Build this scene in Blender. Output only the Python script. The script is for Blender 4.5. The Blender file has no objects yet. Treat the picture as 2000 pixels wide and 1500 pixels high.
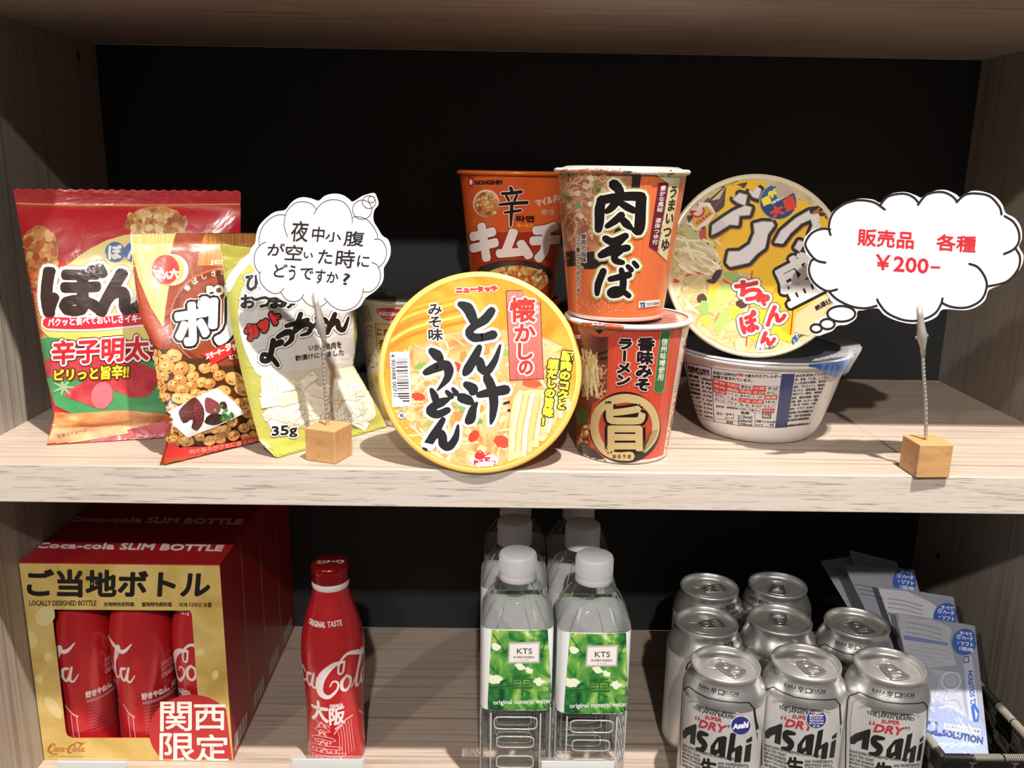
import bpy, bmesh, math, random
from math import sin, cos, pi, sqrt, atan2, radians
from mathutils import Vector as V, Matrix, geometry
from mathutils.bvhtree import BVHTree

S = bpy.context.scene
COL = S.collection
random.seed(7)

# ------------------------------------------------------------------ camera, world, lamps, exposure
FPX = 1706.98
CAM = V((0.39207, -0.58914, 0.20959))
CR = V((0.99983797, -0.0076837, 0.01627891))
CU = V((-0.01395444, 0.24044556, 0.97056231))
CF = V((0.0113717, 0.97063221, -0.24029938))
cd = bpy.data.cameras.new('camera'); cam = bpy.data.objects.new('camera', cd); COL.objects.link(cam)
cd.sensor_width = 36; cd.lens = FPX * 36 / 2000; cd.clip_start = 0.01
cam.matrix_world = Matrix(((CR.x, CU.x, -CF.x, CAM.x), (CR.y, CU.y, -CF.y, CAM.y), (CR.z, CU.z, -CF.z, CAM.z), (0, 0, 0, 1)))
S.camera = cam

w = bpy.data.worlds.new('room'); S.world = w; w.use_nodes = True
nt = w.node_tree; bgn = nt.nodes['Background']
tc = nt.nodes.new('ShaderNodeTexCoord'); sp = nt.nodes.new('ShaderNodeSeparateXYZ'); rm = nt.nodes.new('ShaderNodeValToRGB')
mp = nt.nodes.new('ShaderNodeMapRange'); mp.inputs[1].default_value = -1; mp.inputs[2].default_value = 1
nt.links.new(tc.outputs['Generated'], sp.inputs[0]); nt.links.new(sp.outputs[2], mp.inputs[0]); nt.links.new(mp.outputs[0], rm.inputs[0])
nt.links.new(rm.outputs[0], bgn.inputs[0])
e = rm.color_ramp.elements
e[0].position = 0.2; e[0].color = (1.1, 0.9, 0.75, 1); e[1].position = 0.75; e[1].color = (0.55, 0.53, 0.52, 1)
x = e.new(0.48); x.color = (0.30, 0.28, 0.27, 1); x = e.new(0.58); x.color = (0.62, 0.60, 0.58, 1)
bgn.inputs[1].default_value = 0.18

def lamp(loc, target, power, size, spot=70, col=(1, 0.93, 0.86)):
    l = bpy.data.lights.new('ceiling_downlight', 'SPOT'); o = bpy.data.objects.new('ceiling_downlight', l); COL.objects.link(o)
    l.energy = power; l.shadow_soft_size = size; l.spot_size = radians(spot); l.spot_blend = 0.6; l.color = col
    o.location = loc; o.rotation_euler = (V(target) - V(loc)).to_track_quat('-Z', 'Y').to_euler()
lamp((0.80, -0.65, 1.91), (0.45, 0.05, 0.0), 360, 0.025)
lamp((0.50, -2.60, 1.91), (0.42, 0.1, 0.0), 235, 0.04, 60)
lamp((-1.30, -2.60, 1.91), (0.42, 0.1, 0.0), 95, 0.05, 50)
S.view_settings.view_transform = 'Standard'; S.view_settings.look = 'None'
S.view_settings.exposure = 0.0; S.view_settings.gamma = 1; S.view_settings.use_curve_mapping = False

# ------------------------------------------------------------------ pixel geometry of the photograph
def ray(px, py): return CF + CR * ((px - 1000) / FPX) - CU * ((py - 750) / FPX)
def uy(px, py, y): d = ray(px, py); return CAM + d * ((y - CAM.y) / d.y)
def uz(px, py, z): d = ray(px, py); return CAM + d * ((z - CAM.z) / d.z)

# ------------------------------------------------------------------ materials
def lin(h):
    c = [int(h[i:i + 2], 16) / 255 for i in (0, 2, 4)]
    return tuple(x / 12.92 if x <= 0.04045 else ((x + 0.055) / 1.055) ** 2.4 for x in c) + (1,)
MATS = {}
def newmat(name):
    m = bpy.data.materials.new(name); m.use_nodes = True
    return m, m.node_tree, m.node_tree.nodes['Principled BSDF']
def thin(name, h='ffffff', body=0.12, rough=0.04, bump=0.0):
    """thin clear plastic: mostly see-through, with a glossy skin that shows at grazing angles"""
    if name in MATS: return MATS[name]
    m, t, b = newmat(name); b.inputs['Base Color'].default_value = lin(h); b.inputs['Roughness'].default_value = rough; b.inputs['Specular IOR Level'].default_value = 0.9
    tr = t.nodes.new('ShaderNodeBsdfTransparent'); mx = t.nodes.new('ShaderNodeMixShader'); lw = t.nodes.new('ShaderNodeLayerWeight'); ad = t.nodes.new('ShaderNodeMath'); ad.operation = 'MULTIPLY_ADD'
    lw.inputs['Blend'].default_value = 0.30; ad.inputs[1].default_value = 0.5; ad.inputs[2].default_value = body; ad.use_clamp = True
    if bump:
        c = t.nodes.new('ShaderNodeTexCoord'); mpn = t.nodes.new('ShaderNodeMapping'); mpn.inputs['Scale'].default_value = (1, 1, 2.2); n = t.nodes.new('ShaderNodeTexNoise'); n.inputs['Scale'].default_value = 75; n.inputs['Detail'].default_value = 1
        u = t.nodes.new('ShaderNodeBump'); u.inputs['Strength'].default_value = bump; u.inputs['Distance'].default_value = 0.004
        t.links.new(c.outputs['Object'], mpn.inputs[0]); t.links.new(mpn.outputs[0], n.inputs['Vector']); t.links.new(n.outputs['Fac'], u.inputs['Height']); t.links.new(u.outputs[0], b.inputs['Normal']); t.links.new(u.outputs[0], lw.inputs['Normal'])
    t.links.new(lw.outputs['Facing'], ad.inputs[0]); t.links.new(ad.outputs[0], mx.inputs[0]); t.links.new(tr.outputs[0], mx.inputs[1]); t.links.new(b.outputs[0], mx.inputs[2])
    t.links.new(mx.outputs[0], t.nodes['Material Output'].inputs[0]); MATS[name] = m; return m
def M(h, rough=0.35, metal=0.0, coat=0.0, bump=0.0, bscale=60, spec=0.5):
    """plain printed or plastic colour; bump crumples the surface like film"""
    k = (h, rough, metal, coat, bump, bscale, spec)
    if k in MATS: return MATS[k]
    m, t, b = newmat('c_' + h)
    b.inputs['Base Color'].default_value = lin(h); b.inputs['Roughness'].default_value = rough
    b.inputs['Metallic'].default_value = metal; b.inputs['Coat Weight'].default_value = coat; b.inputs['Coat Roughness'].default_value = 0.12
    b.inputs['Specular IOR Level'].default_value = spec
    if bump:
        c = t.nodes.new('ShaderNodeTexCoord'); n = t.nodes.new('ShaderNodeTexNoise'); n.inputs['Scale'].default_value = bscale
        n.inputs['Detail'].default_value = 3; n.inputs['Distortion'].default_value = 1.5
        u = t.nodes.new('ShaderNodeBump'); u.inputs['Strength'].default_value = bump; u.inputs['Distance'].default_value = 0.004
        t.links.new(c.outputs['Object'], n.inputs['Vector']); t.links.new(n.outputs['Fac'], u.inputs['Height'])
        t.links.new(u.outputs[0], b.inputs['Normal']); t.links.new(u.outputs[0], b.inputs['Coat Normal'])
    MATS[k] = m; return m
def mottle(name, hexes, scale=40, stretch=(1, 1, 1), rough=0.35, coat=0.2, dist=0.6, detail=4, spec=0.5):
    """a printed picture of many-coloured food or leaves: noise through a colour ramp"""
    if name in MATS: return MATS[name]
    m, t, b = newmat(name)
    c = t.nodes.new('ShaderNodeTexCoord'); mpn = t.nodes.new('ShaderNodeMapping'); n = t.nodes.new('ShaderNodeTexNoise'); r = t.nodes.new('ShaderNodeValToRGB')
    mpn.inputs['Scale'].default_value = stretch; n.inputs['Scale'].default_value = scale; n.inputs['Detail'].default_value = detail; n.inputs['Distortion'].default_value = dist
    t.links.new(c.outputs['Object'], mpn.inputs[0]); t.links.new(mpn.outputs[0], n.inputs['Vector']); t.links.new(n.outputs['Fac'], r.inputs[0]); t.links.new(r.outputs[0], b.inputs['Base Color'])
    el = r.color_ramp.elements; k = len(hexes)
    for i, h in enumerate(hexes):
        p = 0.3 + 0.4 * i / max(1, k - 1)
        x = el[i] if i < 2 else el.new(p)
        x.position = p; x.color = lin(h)
    b.inputs['Roughness'].default_value = rough; b.inputs['Coat Weight'].default_value = coat; b.inputs['Coat Roughness'].default_value = 0.12; b.inputs['Specular IOR Level'].default_value = spec
    MATS[name] = m; return m
def stripes(name, hexes, axis, scale, rough=0.35, coat=0.2):
    """fine printed stripes around a cup (axis 'ang') or along an axis"""
    if name in MATS: return MATS[name]
    m, t, b = newmat(name)
    c = t.nodes.new('ShaderNodeTexCoord'); s = t.nodes.new('ShaderNodeSeparateXYZ'); t.links.new(c.outputs['Object'], s.inputs[0])
    if axis == 'ang':
        a = t.nodes.new('ShaderNodeMath'); a.operation = 'ARCTAN2'; t.links.new(s.outputs[0], a.inputs[0]); t.links.new(s.outputs[1], a.inputs[1]); src = a.outputs[0]
    else: src = s.outputs['XYZ'.index(axis)]
    cx = t.nodes.new('ShaderNodeCombineXYZ'); t.links.new(src, cx.inputs[0])
    n = t.nodes.new('ShaderNodeTexNoise'); n.inputs['Scale'].default_value = scale; n.inputs['Detail'].default_value = 3
    r = t.nodes.new('ShaderNodeValToRGB'); t.links.new(cx.outputs[0], n.inputs['Vector']); t.links.new(n.outputs['Fac'], r.inputs[0]); t.links.new(r.outputs[0], b.inputs['Base Color'])
    el = r.color_ramp.elements
    for i, h in enumerate(hexes):
        p = 0.34 + 0.32 * i / max(1, len(hexes) - 1); x = el[i] if i < 2 else el.new(p); x.position = p; x.color = lin(h)
    b.inputs['Roughness'].default_value = rough; b.inputs['Coat Weight'].default_value = coat
    MATS[name] = m; return m
def wood(name, base, dark, stretch, rough=0.45, fine=1.0, pores=1.0):
    """laminate with long grain: stretch is small along the grain"""
    m, t, b = newmat(name)
    c = t.nodes.new('ShaderNodeTexCoord'); mpn = t.nodes.new('ShaderNodeMapping'); mpn.inputs['Scale'].default_value = stretch
    t.links.new(c.outputs['Object'], mpn.inputs[0])
    def noise(sc, det, dis):
        n = t.nodes.new('ShaderNodeTexNoise'); n.inputs['Scale'].default_value = sc; n.inputs['Detail'].default_value = det; n.inputs['Distortion'].default_value = dis
        t.links.new(mpn.outputs[0], n.inputs['Vector']); return n
    n1 = noise(1.0 * fine, 5, 0.3); n2 = noise(3.1 * fine, 2, 0.2)
    r1 = t.nodes.new('ShaderNodeValToRGB'); r1.color_ramp.elements[0].position = 0.3; r1.color_ramp.elements[1].position = 0.72
    r1.color_ramp.elements[0].color = lin(dark); r1.color_ramp.elements[1].color = lin(base)
    x = r1.color_ramp.elements.new(0.45); x.color = tuple(0.25 * p + 0.75 * q for p, q in zip(lin(dark), lin(base)))
    r2 = t.nodes.new('ShaderNodeValToRGB'); r2.color_ramp.elements[0].position = 0.30; r2.color_ramp.elements[1].position = 0.42
    r2.color_ramp.elements[0].color = (1 - 0.45 * pores,) * 3 + (1,); r2.color_ramp.elements[1].color = (1, 1, 1, 1)
    mx = t.nodes.new('ShaderNodeMix'); mx.data_type = 'RGBA'; mx.blend_type = 'MULTIPLY'; mx.inputs[0].default_value = 1
    t.links.new(n1.outputs['Fac'], r1.inputs[0]); t.links.new(n2.outputs['Fac'], r2.inputs[0])
    t.links.new(r1.outputs[0], mx.inputs[6]); t.links.new(r2.outputs[0], mx.inputs[7]); t.links.new(mx.outputs[2], b.inputs['Base Color'])
    u = t.nodes.new('ShaderNodeBump'); u.inputs['Strength'].default_value = 0.15; u.inputs['Distance'].default_value = 0.0006
    t.links.new(n2.outputs['Fac'], u.inputs['Height']); t.links.new(u.outputs[0], b.inputs['Normal'])
    b.inputs['Roughness'].default_value = rough; MATS[name] = m; return m
def glassy(name, h='ffffff', ior=1.33, rough=0.02, alpha=1.0):
    if name in MATS: return MATS[name]
    m, t, b = newmat(name); b.inputs['Base Color'].default_value = lin(h); b.inputs['Transmission Weight'].default_value = 1
    b.inputs['IOR'].default_value = ior; b.inputs['Roughness'].default_value = rough; b.inputs['Alpha'].default_value = alpha
    MATS[name] = m; return m

# ------------------------------------------------------------------ mesh builder
class G:
    def __init__(s): s.V = []; s.F = []; s.FM = []; s.SM = []; s.mats = []
    def mi(s, m):
        if m not in s.mats: s.mats.append(m)
        return s.mats.index(m)
    def add(s, vs, fs, m, smooth=True, mtx=None):
        o = len(s.V); s.V.extend([(mtx @ V(v)) if mtx else V(v) for v in vs]); k = s.mi(m)
        for f in fs: s.F.append([i + o for i in f]); s.FM.append(k); s.SM.append(smooth)
    def lathe(s, prof, m, seg=72, mtx=None, smooth=True, wob=None):
        """prof: [(r, z)]; m one material or one per segment"""
        n = len(prof); vs = []
        for r, z in prof:
            for k in range(seg):
                a = 2 * pi * k / seg; vs.append((r * sin(a), -r * cos(a), z))
        for i in range(n - 1):
            mm = m[i] if isinstance(m, list) else m
            fs = []
            for k in range(seg):
                a, b2 = i * seg + k, i * seg + (k + 1) % seg
                fs.append((a, b2, b2 + seg, a + seg))
            o = len(s.V)
            if i == 0: base = o; s.V.extend([(mtx @ V(v)) if mtx else V(v) for v in vs])
            kk = s.mi(mm)
            for f in fs: s.F.append([j + base for j in f]); s.FM.append(kk); s.SM.append(smooth)
    def bm(s, b, m, mtx=None, smooth=False):
        b.verts.ensure_lookup_table(); b.verts.index_update()
        s.add([v.co.copy() for v in b.verts], [[v.index for v in f.verts] for f in b.faces], m, smooth, mtx); b.free()
    def box(s, a, c, m, bev=0.0, mtx=None, seg=1):
        b = bmesh.new(); bmesh.ops.create_cube(b, size=1)
        for v in b.verts: v.co = V([a[i] + (c[i] - a[i]) * (v.co[i] + 0.5) for i in range(3)])
        if bev: bmesh.ops.bevel(b, geom=b.edges[:], offset=bev, segments=seg, affect='EDGES', profile=0.5)
        s.bm(b, m, mtx, False)
    def tube(s, pts, r, m, seg=10, closed=False, caps=True):
        pts = [V(p) for p in pts]; n = len(pts); vs = []; up = None
        for i, p in enumerate(pts):
            d = (pts[(i + 1) % n] - pts[i - 1]) if closed else (pts[min(i + 1, n - 1)] - pts[max(i - 1, 0)])
            d.normalize()
            if up is None: up = d.orthogonal().normalized()
            up = (up - d * up.dot(d)); up = up.normalized() if up.length > 1e-6 else d.orthogonal().normalized()
            b2 = d.cross(up); rr = r[i] if isinstance(r, (list, tuple)) else r
            for k in range(seg):
                a = 2 * pi * k / seg; vs.append(p + (up * cos(a) + b2 * sin(a)) * rr)
        fs = []
        for i in range(n if closed else n - 1):
            j = (i + 1) % n
            for k in range(seg): fs.append((i * seg + k, i * seg + (k + 1) % seg, j * seg + (k + 1) % seg, j * seg + k))
        if caps and not closed: fs.append(tuple(range(seg))[::-1]); fs.append(tuple((n - 1) * seg + k for k in range(seg)))
        s.add(vs, fs, m, True)
    def prism(s, outline, holes, mf, ms, thick, plane):
        """flat outline (2-D) with holes, given thickness; plane(u, v, t) -> point"""
        loops = [outline] + holes
        flat = [p for l in loops for p in l]
        tr = geometry.tessellate_polygon([[V((p[0], p[1], 0)) for p in l] for l in loops])
        n = len(flat)
        fr = [plane(p[0], p[1], 0) for p in flat]; bk = [plane(p[0], p[1], thick) for p in flat]
        s.add(fr, [list(t) for t in tr], mf, False); s.add(bk, [list(t)[::-1] for t in tr], ms, False)
        o = 0; q = []
        for l in loops:
            k = len(l)
            for i in range(k): q.append((o + i, o + (i + 1) % k, n + o + (i + 1) % k, n + o + i))
            o += k
        s.add(fr + bk, q, ms, False)
    def build(s, name, parent=None, origin=None):
        o0 = V(origin) if origin is not None else (parent.location.copy() if parent is not None and parent.get('_r') is None else V((0, 0, 0)))
        me = bpy.data.meshes.new(name)
        me.from_pydata([v - o0 for v in s.V], [], s.F)
        for m in s.mats: me.materials.append(m)
        me.polygons.foreach_set('material_index', s.FM); me.polygons.foreach_set('use_smooth', s.SM)
        me.update()
        o = bpy.data.objects.new(name, me); COL.objects.link(o)
        if parent is not None: o.parent = parent
        else: o.location = o0
        return o
def thing(name, label, cat, loc, group=None):
    o = bpy.data.objects.new(name, None); COL.objects.link(o); o.location = loc; o.empty_display_size = 0.02
    o['label'] = label; o['category'] = cat
    if group: o['group'] = group
    return o
def sub(g, name, parent, root):
    """a sub-part: built about the root's base, parented to a part that sits at the root's origin"""
    o = g.build(name, None, root.location); o.location = (0, 0, 0); o.parent = parent; return o
def copy_tree(src, loc, rz, label, group=None):
    c = src.copy(); COL.objects.link(c); c.location = loc; c.rotation_euler = (0, 0, rz); c['label'] = label
    if group: c['group'] = group
    for ch in list(src.children):
        d = ch.copy(); COL.objects.link(d); d.parent = c
        for g in list(ch.children):
            h = g.copy(); COL.objects.link(h); h.parent = d
    return c

# ------------------------------------------------------------------ printing on surfaces
GL = {}
fc = bpy.data.curves.new('type_setter', 'FONT')
fo = bpy.data.objects.new('type_setter', fc); COL.objects.link(fo)
def glyph(t, res=2):
    k = (t, res)
    if k in GL: return GL[k]
    fc.body = t; fc.resolution_u = res; fc.size = 1
    bpy.context.view_layer.update()
    me = bpy.data.meshes.new_from_object(fo.evaluated_get(bpy.context.evaluated_depsgraph_get()))
    vs = [(v.co.x, v.co.y) for v in me.vertices]; tris = []; cnt = {}
    me.calc_loop_triangles()
    tris = [tuple(lt.vertices) for lt in me.loop_triangles]
    for p in me.polygons:
        for ek in p.edge_keys: cnt[ek] = cnt.get(ek, 0) + 1
    ed = [ek for ek, c in cnt.items() if c == 1]
    bb = (min(v[0] for v in vs), min(v[1] for v in vs), max(v[0] for v in vs), max(v[1] for v in vs)) if vs else (0, 0, 1, 1)
    bpy.data.meshes.remove(me)
    GL[k] = (vs, tris, ed, bb); return GL[k]
def smooth_pts(P, n=6, closed=False):
    if len(P) < 3: return [V(p[:2]) for p in P]
    P = [V(p[:2]) for p in P]; out = []; N = len(P)
    for i in range(N if closed else N - 1):
        p0 = P[i - 1] if (i or closed) else P[0]; p1 = P[i]; p2 = P[(i + 1) % N]; p3 = P[(i + 2) % N] if (i + 2 < N or closed) else P[-1]
        for k in range(n):
            t = k / n
            out.append(0.5 * ((2 * p1) + (p2 - p0) * t + (2 * p0 - 5 * p1 + 4 * p2 - p3) * t * t + (3 * p1 - p0 - 3 * p2 + p3) * t ** 3))
    if not closed: out.append(P[-1])
    return out
class Art:
    """prints flat shapes on a surface; u, v in the frame given, fr = (ox, oy, scale) of a zoomed crop"""
    def __init__(s, g, mapper, fr=(0, 0, 1), ml=8, lift=0.00008, **fin):
        s.g = g; s.map = mapper; s.fr = fr; s.ml = ml; s.lift = lift; s.fin = dict(rough=0.35, coat=0.25); s.fin.update(fin); s.c = {}
    def frame(s, ox, oy, sc): s.fr = (ox, oy, sc); return s
    def mat(s, c): return M(c, **s.fin) if isinstance(c, str) else c
    def px(s, p): return (s.fr[0] + p[0] / s.fr[2], s.fr[1] + p[1] / s.fr[2])
    def tris(s, P, T, col, L, J=None):
        """P in frame coordinates; J lifts overlapping pieces of one print by a hair so none coincide"""
        J = list(J) if J else [0.0] * len(P); P = [s.px(p) for p in P]; T = [tuple(t) for t in T]; ml2 = s.ml * s.ml; mid = {}
        st = T; out = []
        while st:
            a, b, c = st.pop()
            e = [((P[i][0] - P[j][0]) ** 2 + (P[i][1] - P[j][1]) ** 2, i, j, k) for i, j, k in ((a, b, c), (b, c, a), (c, a, b))]
            d, i, j, k = max(e)
            if d > ml2:
                key = (min(i, j), max(i, j))
                if key not in mid:
                    P.append(((P[i][0] + P[j][0]) / 2, (P[i][1] + P[j][1]) / 2)); mid[key] = len(P) - 1; J.append(J[i])
                q = mid[key]; st.append((i, q, k)); st.append((q, j, k))
            else: out.append((a, b, c))
        g = s.g; idx = {}; k = g.mi(s.mat(col)); NN = {}
        for t in out:
            f = []
            for i in t:
                if i not in idx:
                    h = s.map(*P[i])
                    if h is None: idx[i] = None
                    else: g.V.append(h[0] + h[1] * (s.lift * L + J[i])); idx[i] = len(g.V) - 1; NN[idx[i]] = h[1]
                f.append(idx[i])
            if None in f: continue
            nn = (g.V[f[1]] - g.V[f[0]]).cross(g.V[f[2]] - g.V[f[0]])
            if nn.length < 1e-13: continue
            if nn.dot(NN[f[0]]) < 0: f = f[::-1]
            g.F.append(f); g.FM.append(k); g.SM.append(True)
    def poly(s, pts, col, L=1, sm=0, holes=()):
        P = smooth_pts(pts, sm, True) if sm else [V(p[:2]) for p in pts]
        loops = [P] + [[V(p[:2]) for p in h] for h in holes]
        T = geometry.tessellate_polygon([[V((p.x, p.y, 0)) for p in l] for l in loops])
        s.tris([tuple(p) for l in loops for p in l], T, col, L)
    def rect(s, x0, y0, x1, y1, col, L=1): s.poly([(x0, y0), (x1, y0), (x1, y1), (x0, y1)], col, L)
    def ell(s, cx, cy, rx, ry=None, col='ffffff', L=1, rot=0, n=28, jit=0):
        ry = ry or rx; c, q = cos(radians(rot)), sin(radians(rot)); P = []
        for k in range(n):
            a = 2 * pi * k / n; f = 1 + (random.uniform(-jit, jit) if jit else 0)
            X, Y = rx * cos(a) * f, ry * sin(a) * f; P.append((cx + X * c - Y * q, cy + X * q + Y * c))
        P.append((cx, cy)); s.tris(P, [(k, (k + 1) % n, n) for k in range(n)], col, L)
    def ribbon(s, P, W, col, L=1, caps=True, closed=False):
        VV = []; T = []; n = len(P); J = []; js = s.lift * 0.3
        for i in range(n if closed else n - 1):
            a, b = V(P[i]), V(P[(i + 1) % n]); d = b - a
            if d.length < 1e-9: continue
            d.normalize(); o = V((-d.y, d.x)); wa, wb = W[i], W[(i + 1) % n]; k = len(VV)
            VV += [a + o * wa, b + o * wb, b - o * wb, a - o * wa]; J += [random.random() * js] * 4; T += [(k, k + 1, k + 2), (k, k + 2, k + 3)]
        for i in range(n):
            if not caps and i in (0, n - 1): continue
            k = len(VV); r = W[i]; m = 7
            if r * 1.0 / s.fr[2] < 0.35: continue
            VV += [V(P[i]) + V((r * cos(2 * pi * j / m), r * sin(2 * pi * j / m))) for j in range(m)]
            T += [(k, k + j, k + j + 1) for j in range(1, m - 1)]; J += [random.random() * js] * m
        s.tris([tuple(p) for p in VV], T, col, L, J)
    def stroke(s, pts, wd, col, L=1, sm=5, out=(), closed=False, caps=True):
        """pts (x, y) or (x, y, w); wd the full width; out = [(extra, colour)] outlines below it"""
        P = smooth_pts(pts, sm, closed); n = len(P); w0 = [(p[2] if len(p) > 2 else wd) / 2 for p in pts]; W = []
        for i in range(n):
            t = i / max(1, n - (0 if closed else 1)) * (len(pts) - (0 if closed else 1)); k = min(int(t), len(pts) - 1); f = t - k
            W.append(w0[k] * (1 - f) + w0[(k + 1) % len(pts)] * f)
        for j, (ex, c) in enumerate(out): s.ribbon(P, [q + ex for q in W], c, L - 1 - j, True, closed)
        s.ribbon(P, W, col, L, caps, closed)
    def _cell(s, q, u, v):
        (a, b, c, d) = q
        x = (a[0] * (1 - u) + b[0] * u) * (1 - v) + (d[0] * (1 - u) + c[0] * u) * v
        y = (a[1] * (1 - u) + b[1] * u) * (1 - v) + (d[1] * (1 - u) + c[1] * u) * v
        return (x, y)
    def text(s, t, q, col, L=1, b=0, out=(), res=2, em=False, arc=0):
        """text t fitted into the box (x0,y0,x1,y1) or quad (TL,TR,BR,BL); b emboldens by that many units; out = [(extra, colour)]"""
        if len(q) == 4 and not hasattr(q[0], '__len__'): x0, y0, x1, y1 = q; q = [(x0, y0), (x1, y0), (x1, y1), (x0, y1)]
        vs, tr, ed, bb = glyph(t, res)
        if em: bb = (0, -0.12, 1, 0.88)
        wx = (bb[2] - bb[0]) or 1; wy = (bb[3] - bb[1]) or 1
        def pm(v):
            u = (v[0] - bb[0]) / wx; y = 1 - (v[1] - bb[1]) / wy
            p = s._cell(q, u, y)
            return (p[0], p[1] + arc * (1 - (2 * u - 1) ** 2)) if arc else p
        P = [pm(v) for v in vs]
        def fat(r, c, LL):
            VV = []; T = []; J = []; js = s.lift * 0.3
            for i, j in ed:
                a, d0 = V(P[i]), V(P[j]); d = d0 - a
                if d.length < 1e-9: continue
                d.normalize(); o = V((-d.y, d.x)) * r; k = len(VV)
                VV += [a + o, d0 + o, d0 - o, a - o]; T += [(k, k + 1, k + 2), (k, k + 2, k + 3)]; J += [random.random() * js] * 4
                k = len(VV); m = 6; J += [random.random() * js] * 6
                VV += [a + V((r * cos(2 * pi * h / m), r * sin(2 * pi * h / m))) for h in range(m)]; T += [(k, k + h, k + h + 1) for h in range(1, m - 1)]
            s.tris(P, tr, c, LL, [js * 1.1] * len(P)); s.tris([tuple(p) for p in VV], T, c, LL, J)
        for j, (ex, c) in enumerate(out): fat(b + ex, c, L - 1 - j)
        if b: fat(b, col, L)
        else: s.tris(P, tr, col, L)
    def vtext(s, t, q, col, L=1, b=0, out=(), res=2):
        """vertical text in the quad, one em cell per character"""
        if len(q) == 4 and not hasattr(q[0], '__len__'): x0, y0, x1, y1 = q; q = [(x0, y0), (x1, y0), (x1, y1), (x0, y1)]
        n = len(t)
        for i, ch in enumerate(t):
            a, c = i / n, (i + 1) / n
            if ch == ' ': continue
            cell = [s._cell(q, 0, a), s._cell(q, 1, a), s._cell(q, 1, c), s._cell(q, 0, c)]
            if ch in 'ー-': cell = [cell[1], cell[2], cell[3], cell[0]]
            s.text(ch, cell, col, L, b, out, res, em=True)
    def scatter(s, inside, box, n, size, cols, L=1, asp=(0.6, 1.0), jit=0.12):
        x0, y0, x1, y1 = box
        for _ in range(n):
            x, y = random.uniform(x0, x1), random.uniform(y0, y1)
            if inside(x, y): 
                r = random.uniform(*size); s.ell(x, y, r, r * random.uniform(*asp), random.choice(cols), L + random.random() * 0.9, random.uniform(0, 180), 12, jit)
    def noodles(s, inside, box, n, ln, wd, cols, L=1, ang=None, curl=0.6):
        x0, y0, x1, y1 = box
        for _ in range(n):
            x, y = random.uniform(x0, x1), random.uniform(y0, y1); a = random.uniform(0, 2 * pi) if ang is None else ang + random.uniform(-.35, .35)
            P = []
            for k in range(5):
                if not inside(x, y): break
                P.append((x, y)); x += cos(a) * ln / 4; y += sin(a) * ln / 4; a += random.uniform(-curl, curl)
            if len(P) > 1: s.stroke(P, wd * random.uniform(.7, 1.2), random.choice(cols), L + random.random() * 0.9, 3)
def wider(P, k): return [(p[0], p[1], p[2] * k) if len(p) > 2 else p for p in P]
def cammap(g):
    """the pixel of the photograph carried back on to the surface built so far"""
    bvh = BVHTree.FromPolygons(g.V, g.F); c = {}
    def f(px, py):
        k = (round(px, 2), round(py, 2))
        if k not in c:
            d = ray(px, py).normalized(); h = bvh.ray_cast(CAM, d)
            if h[0] is None: c[k] = None
            else:
                n = h[1] if h[1].dot(d) < 0 else -h[1]
                c[k] = (h[0], n)
        return c[k]
    return f
# ------------------------------------------------------------------ the shelf unit
W, D, H, T, ZL = 0.85, 0.29952, 0.31738, 0.02852, -0.29411
WX = wood('laminate_along_boards', 'bead9e', '8d7e71', (3.0, 260, 260))
WF = wood('laminate_board_front', 'cfc4ba', 'bdb1a6', (14, 14, 300), pores=1.0)
WZ = wood('laminate_upright', 'a79d91', '7c7267', (260, 260, 3.0), pores=0.5)
unit = thing('shelf_unit', 'grey oak laminate shelf unit with black back panel holding all the goods', 'shelf', (0.425, 0.15, ZL - T))
def board(z0, z1, name):
    g = G(); g.box((0, 0, z0), (W, D, z1), WX, 0.0007)
    # the front edge band is the face that looks out
    k = g.mi(WF)
    for i, f in enumerate(g.F):
        c = sum((g.V[j] for j in f), V()) / len(f)
        if c.y < 0.0002: g.FM[i] = k
    return g.build(name, unit)
board(-T, 0, 'shelf_board'); board(H, H + T, 'shelf_board'); board(ZL - T, ZL, 'shelf_board')
for x0, x1 in ((-0.028, 0), (W, W + 0.028)):
    g = G(); g.box((x0, 0, ZL - T), (x1, D + 0.008, H + T), WZ, 0.0006); sp_ = g.build('side_panel', unit)
    xf = x1 if x0 < 0 else x0; sg = 1 if x0 < 0 else -1
    for (yy, zz) in (((0.2498, -0.1761),) if x0 > 0 else ((0.262, 0.302),)):
        h = G(); mt = Matrix.Translation((xf + sg * 0.0002, yy, zz)) @ Matrix.Rotation(sg * pi / 2, 4, 'Y')
        h.lathe([(0.0034, 0), (0.0030, 0.0005), (0.0025, 0.0004), (0.0024, 0.0001), (0, 0.0001)], [M('3a332c'), M('3a332c'), M('0c0a09'), M('0c0a09')], 20, mt)
        sub(h, 'shelf_pin_hole', sp_, unit)
g = G(); g.box((0, D, ZL), (W, D + 0.008, H), M('1b1d1f', 0.65)); g.build('back_panel', unit)
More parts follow.
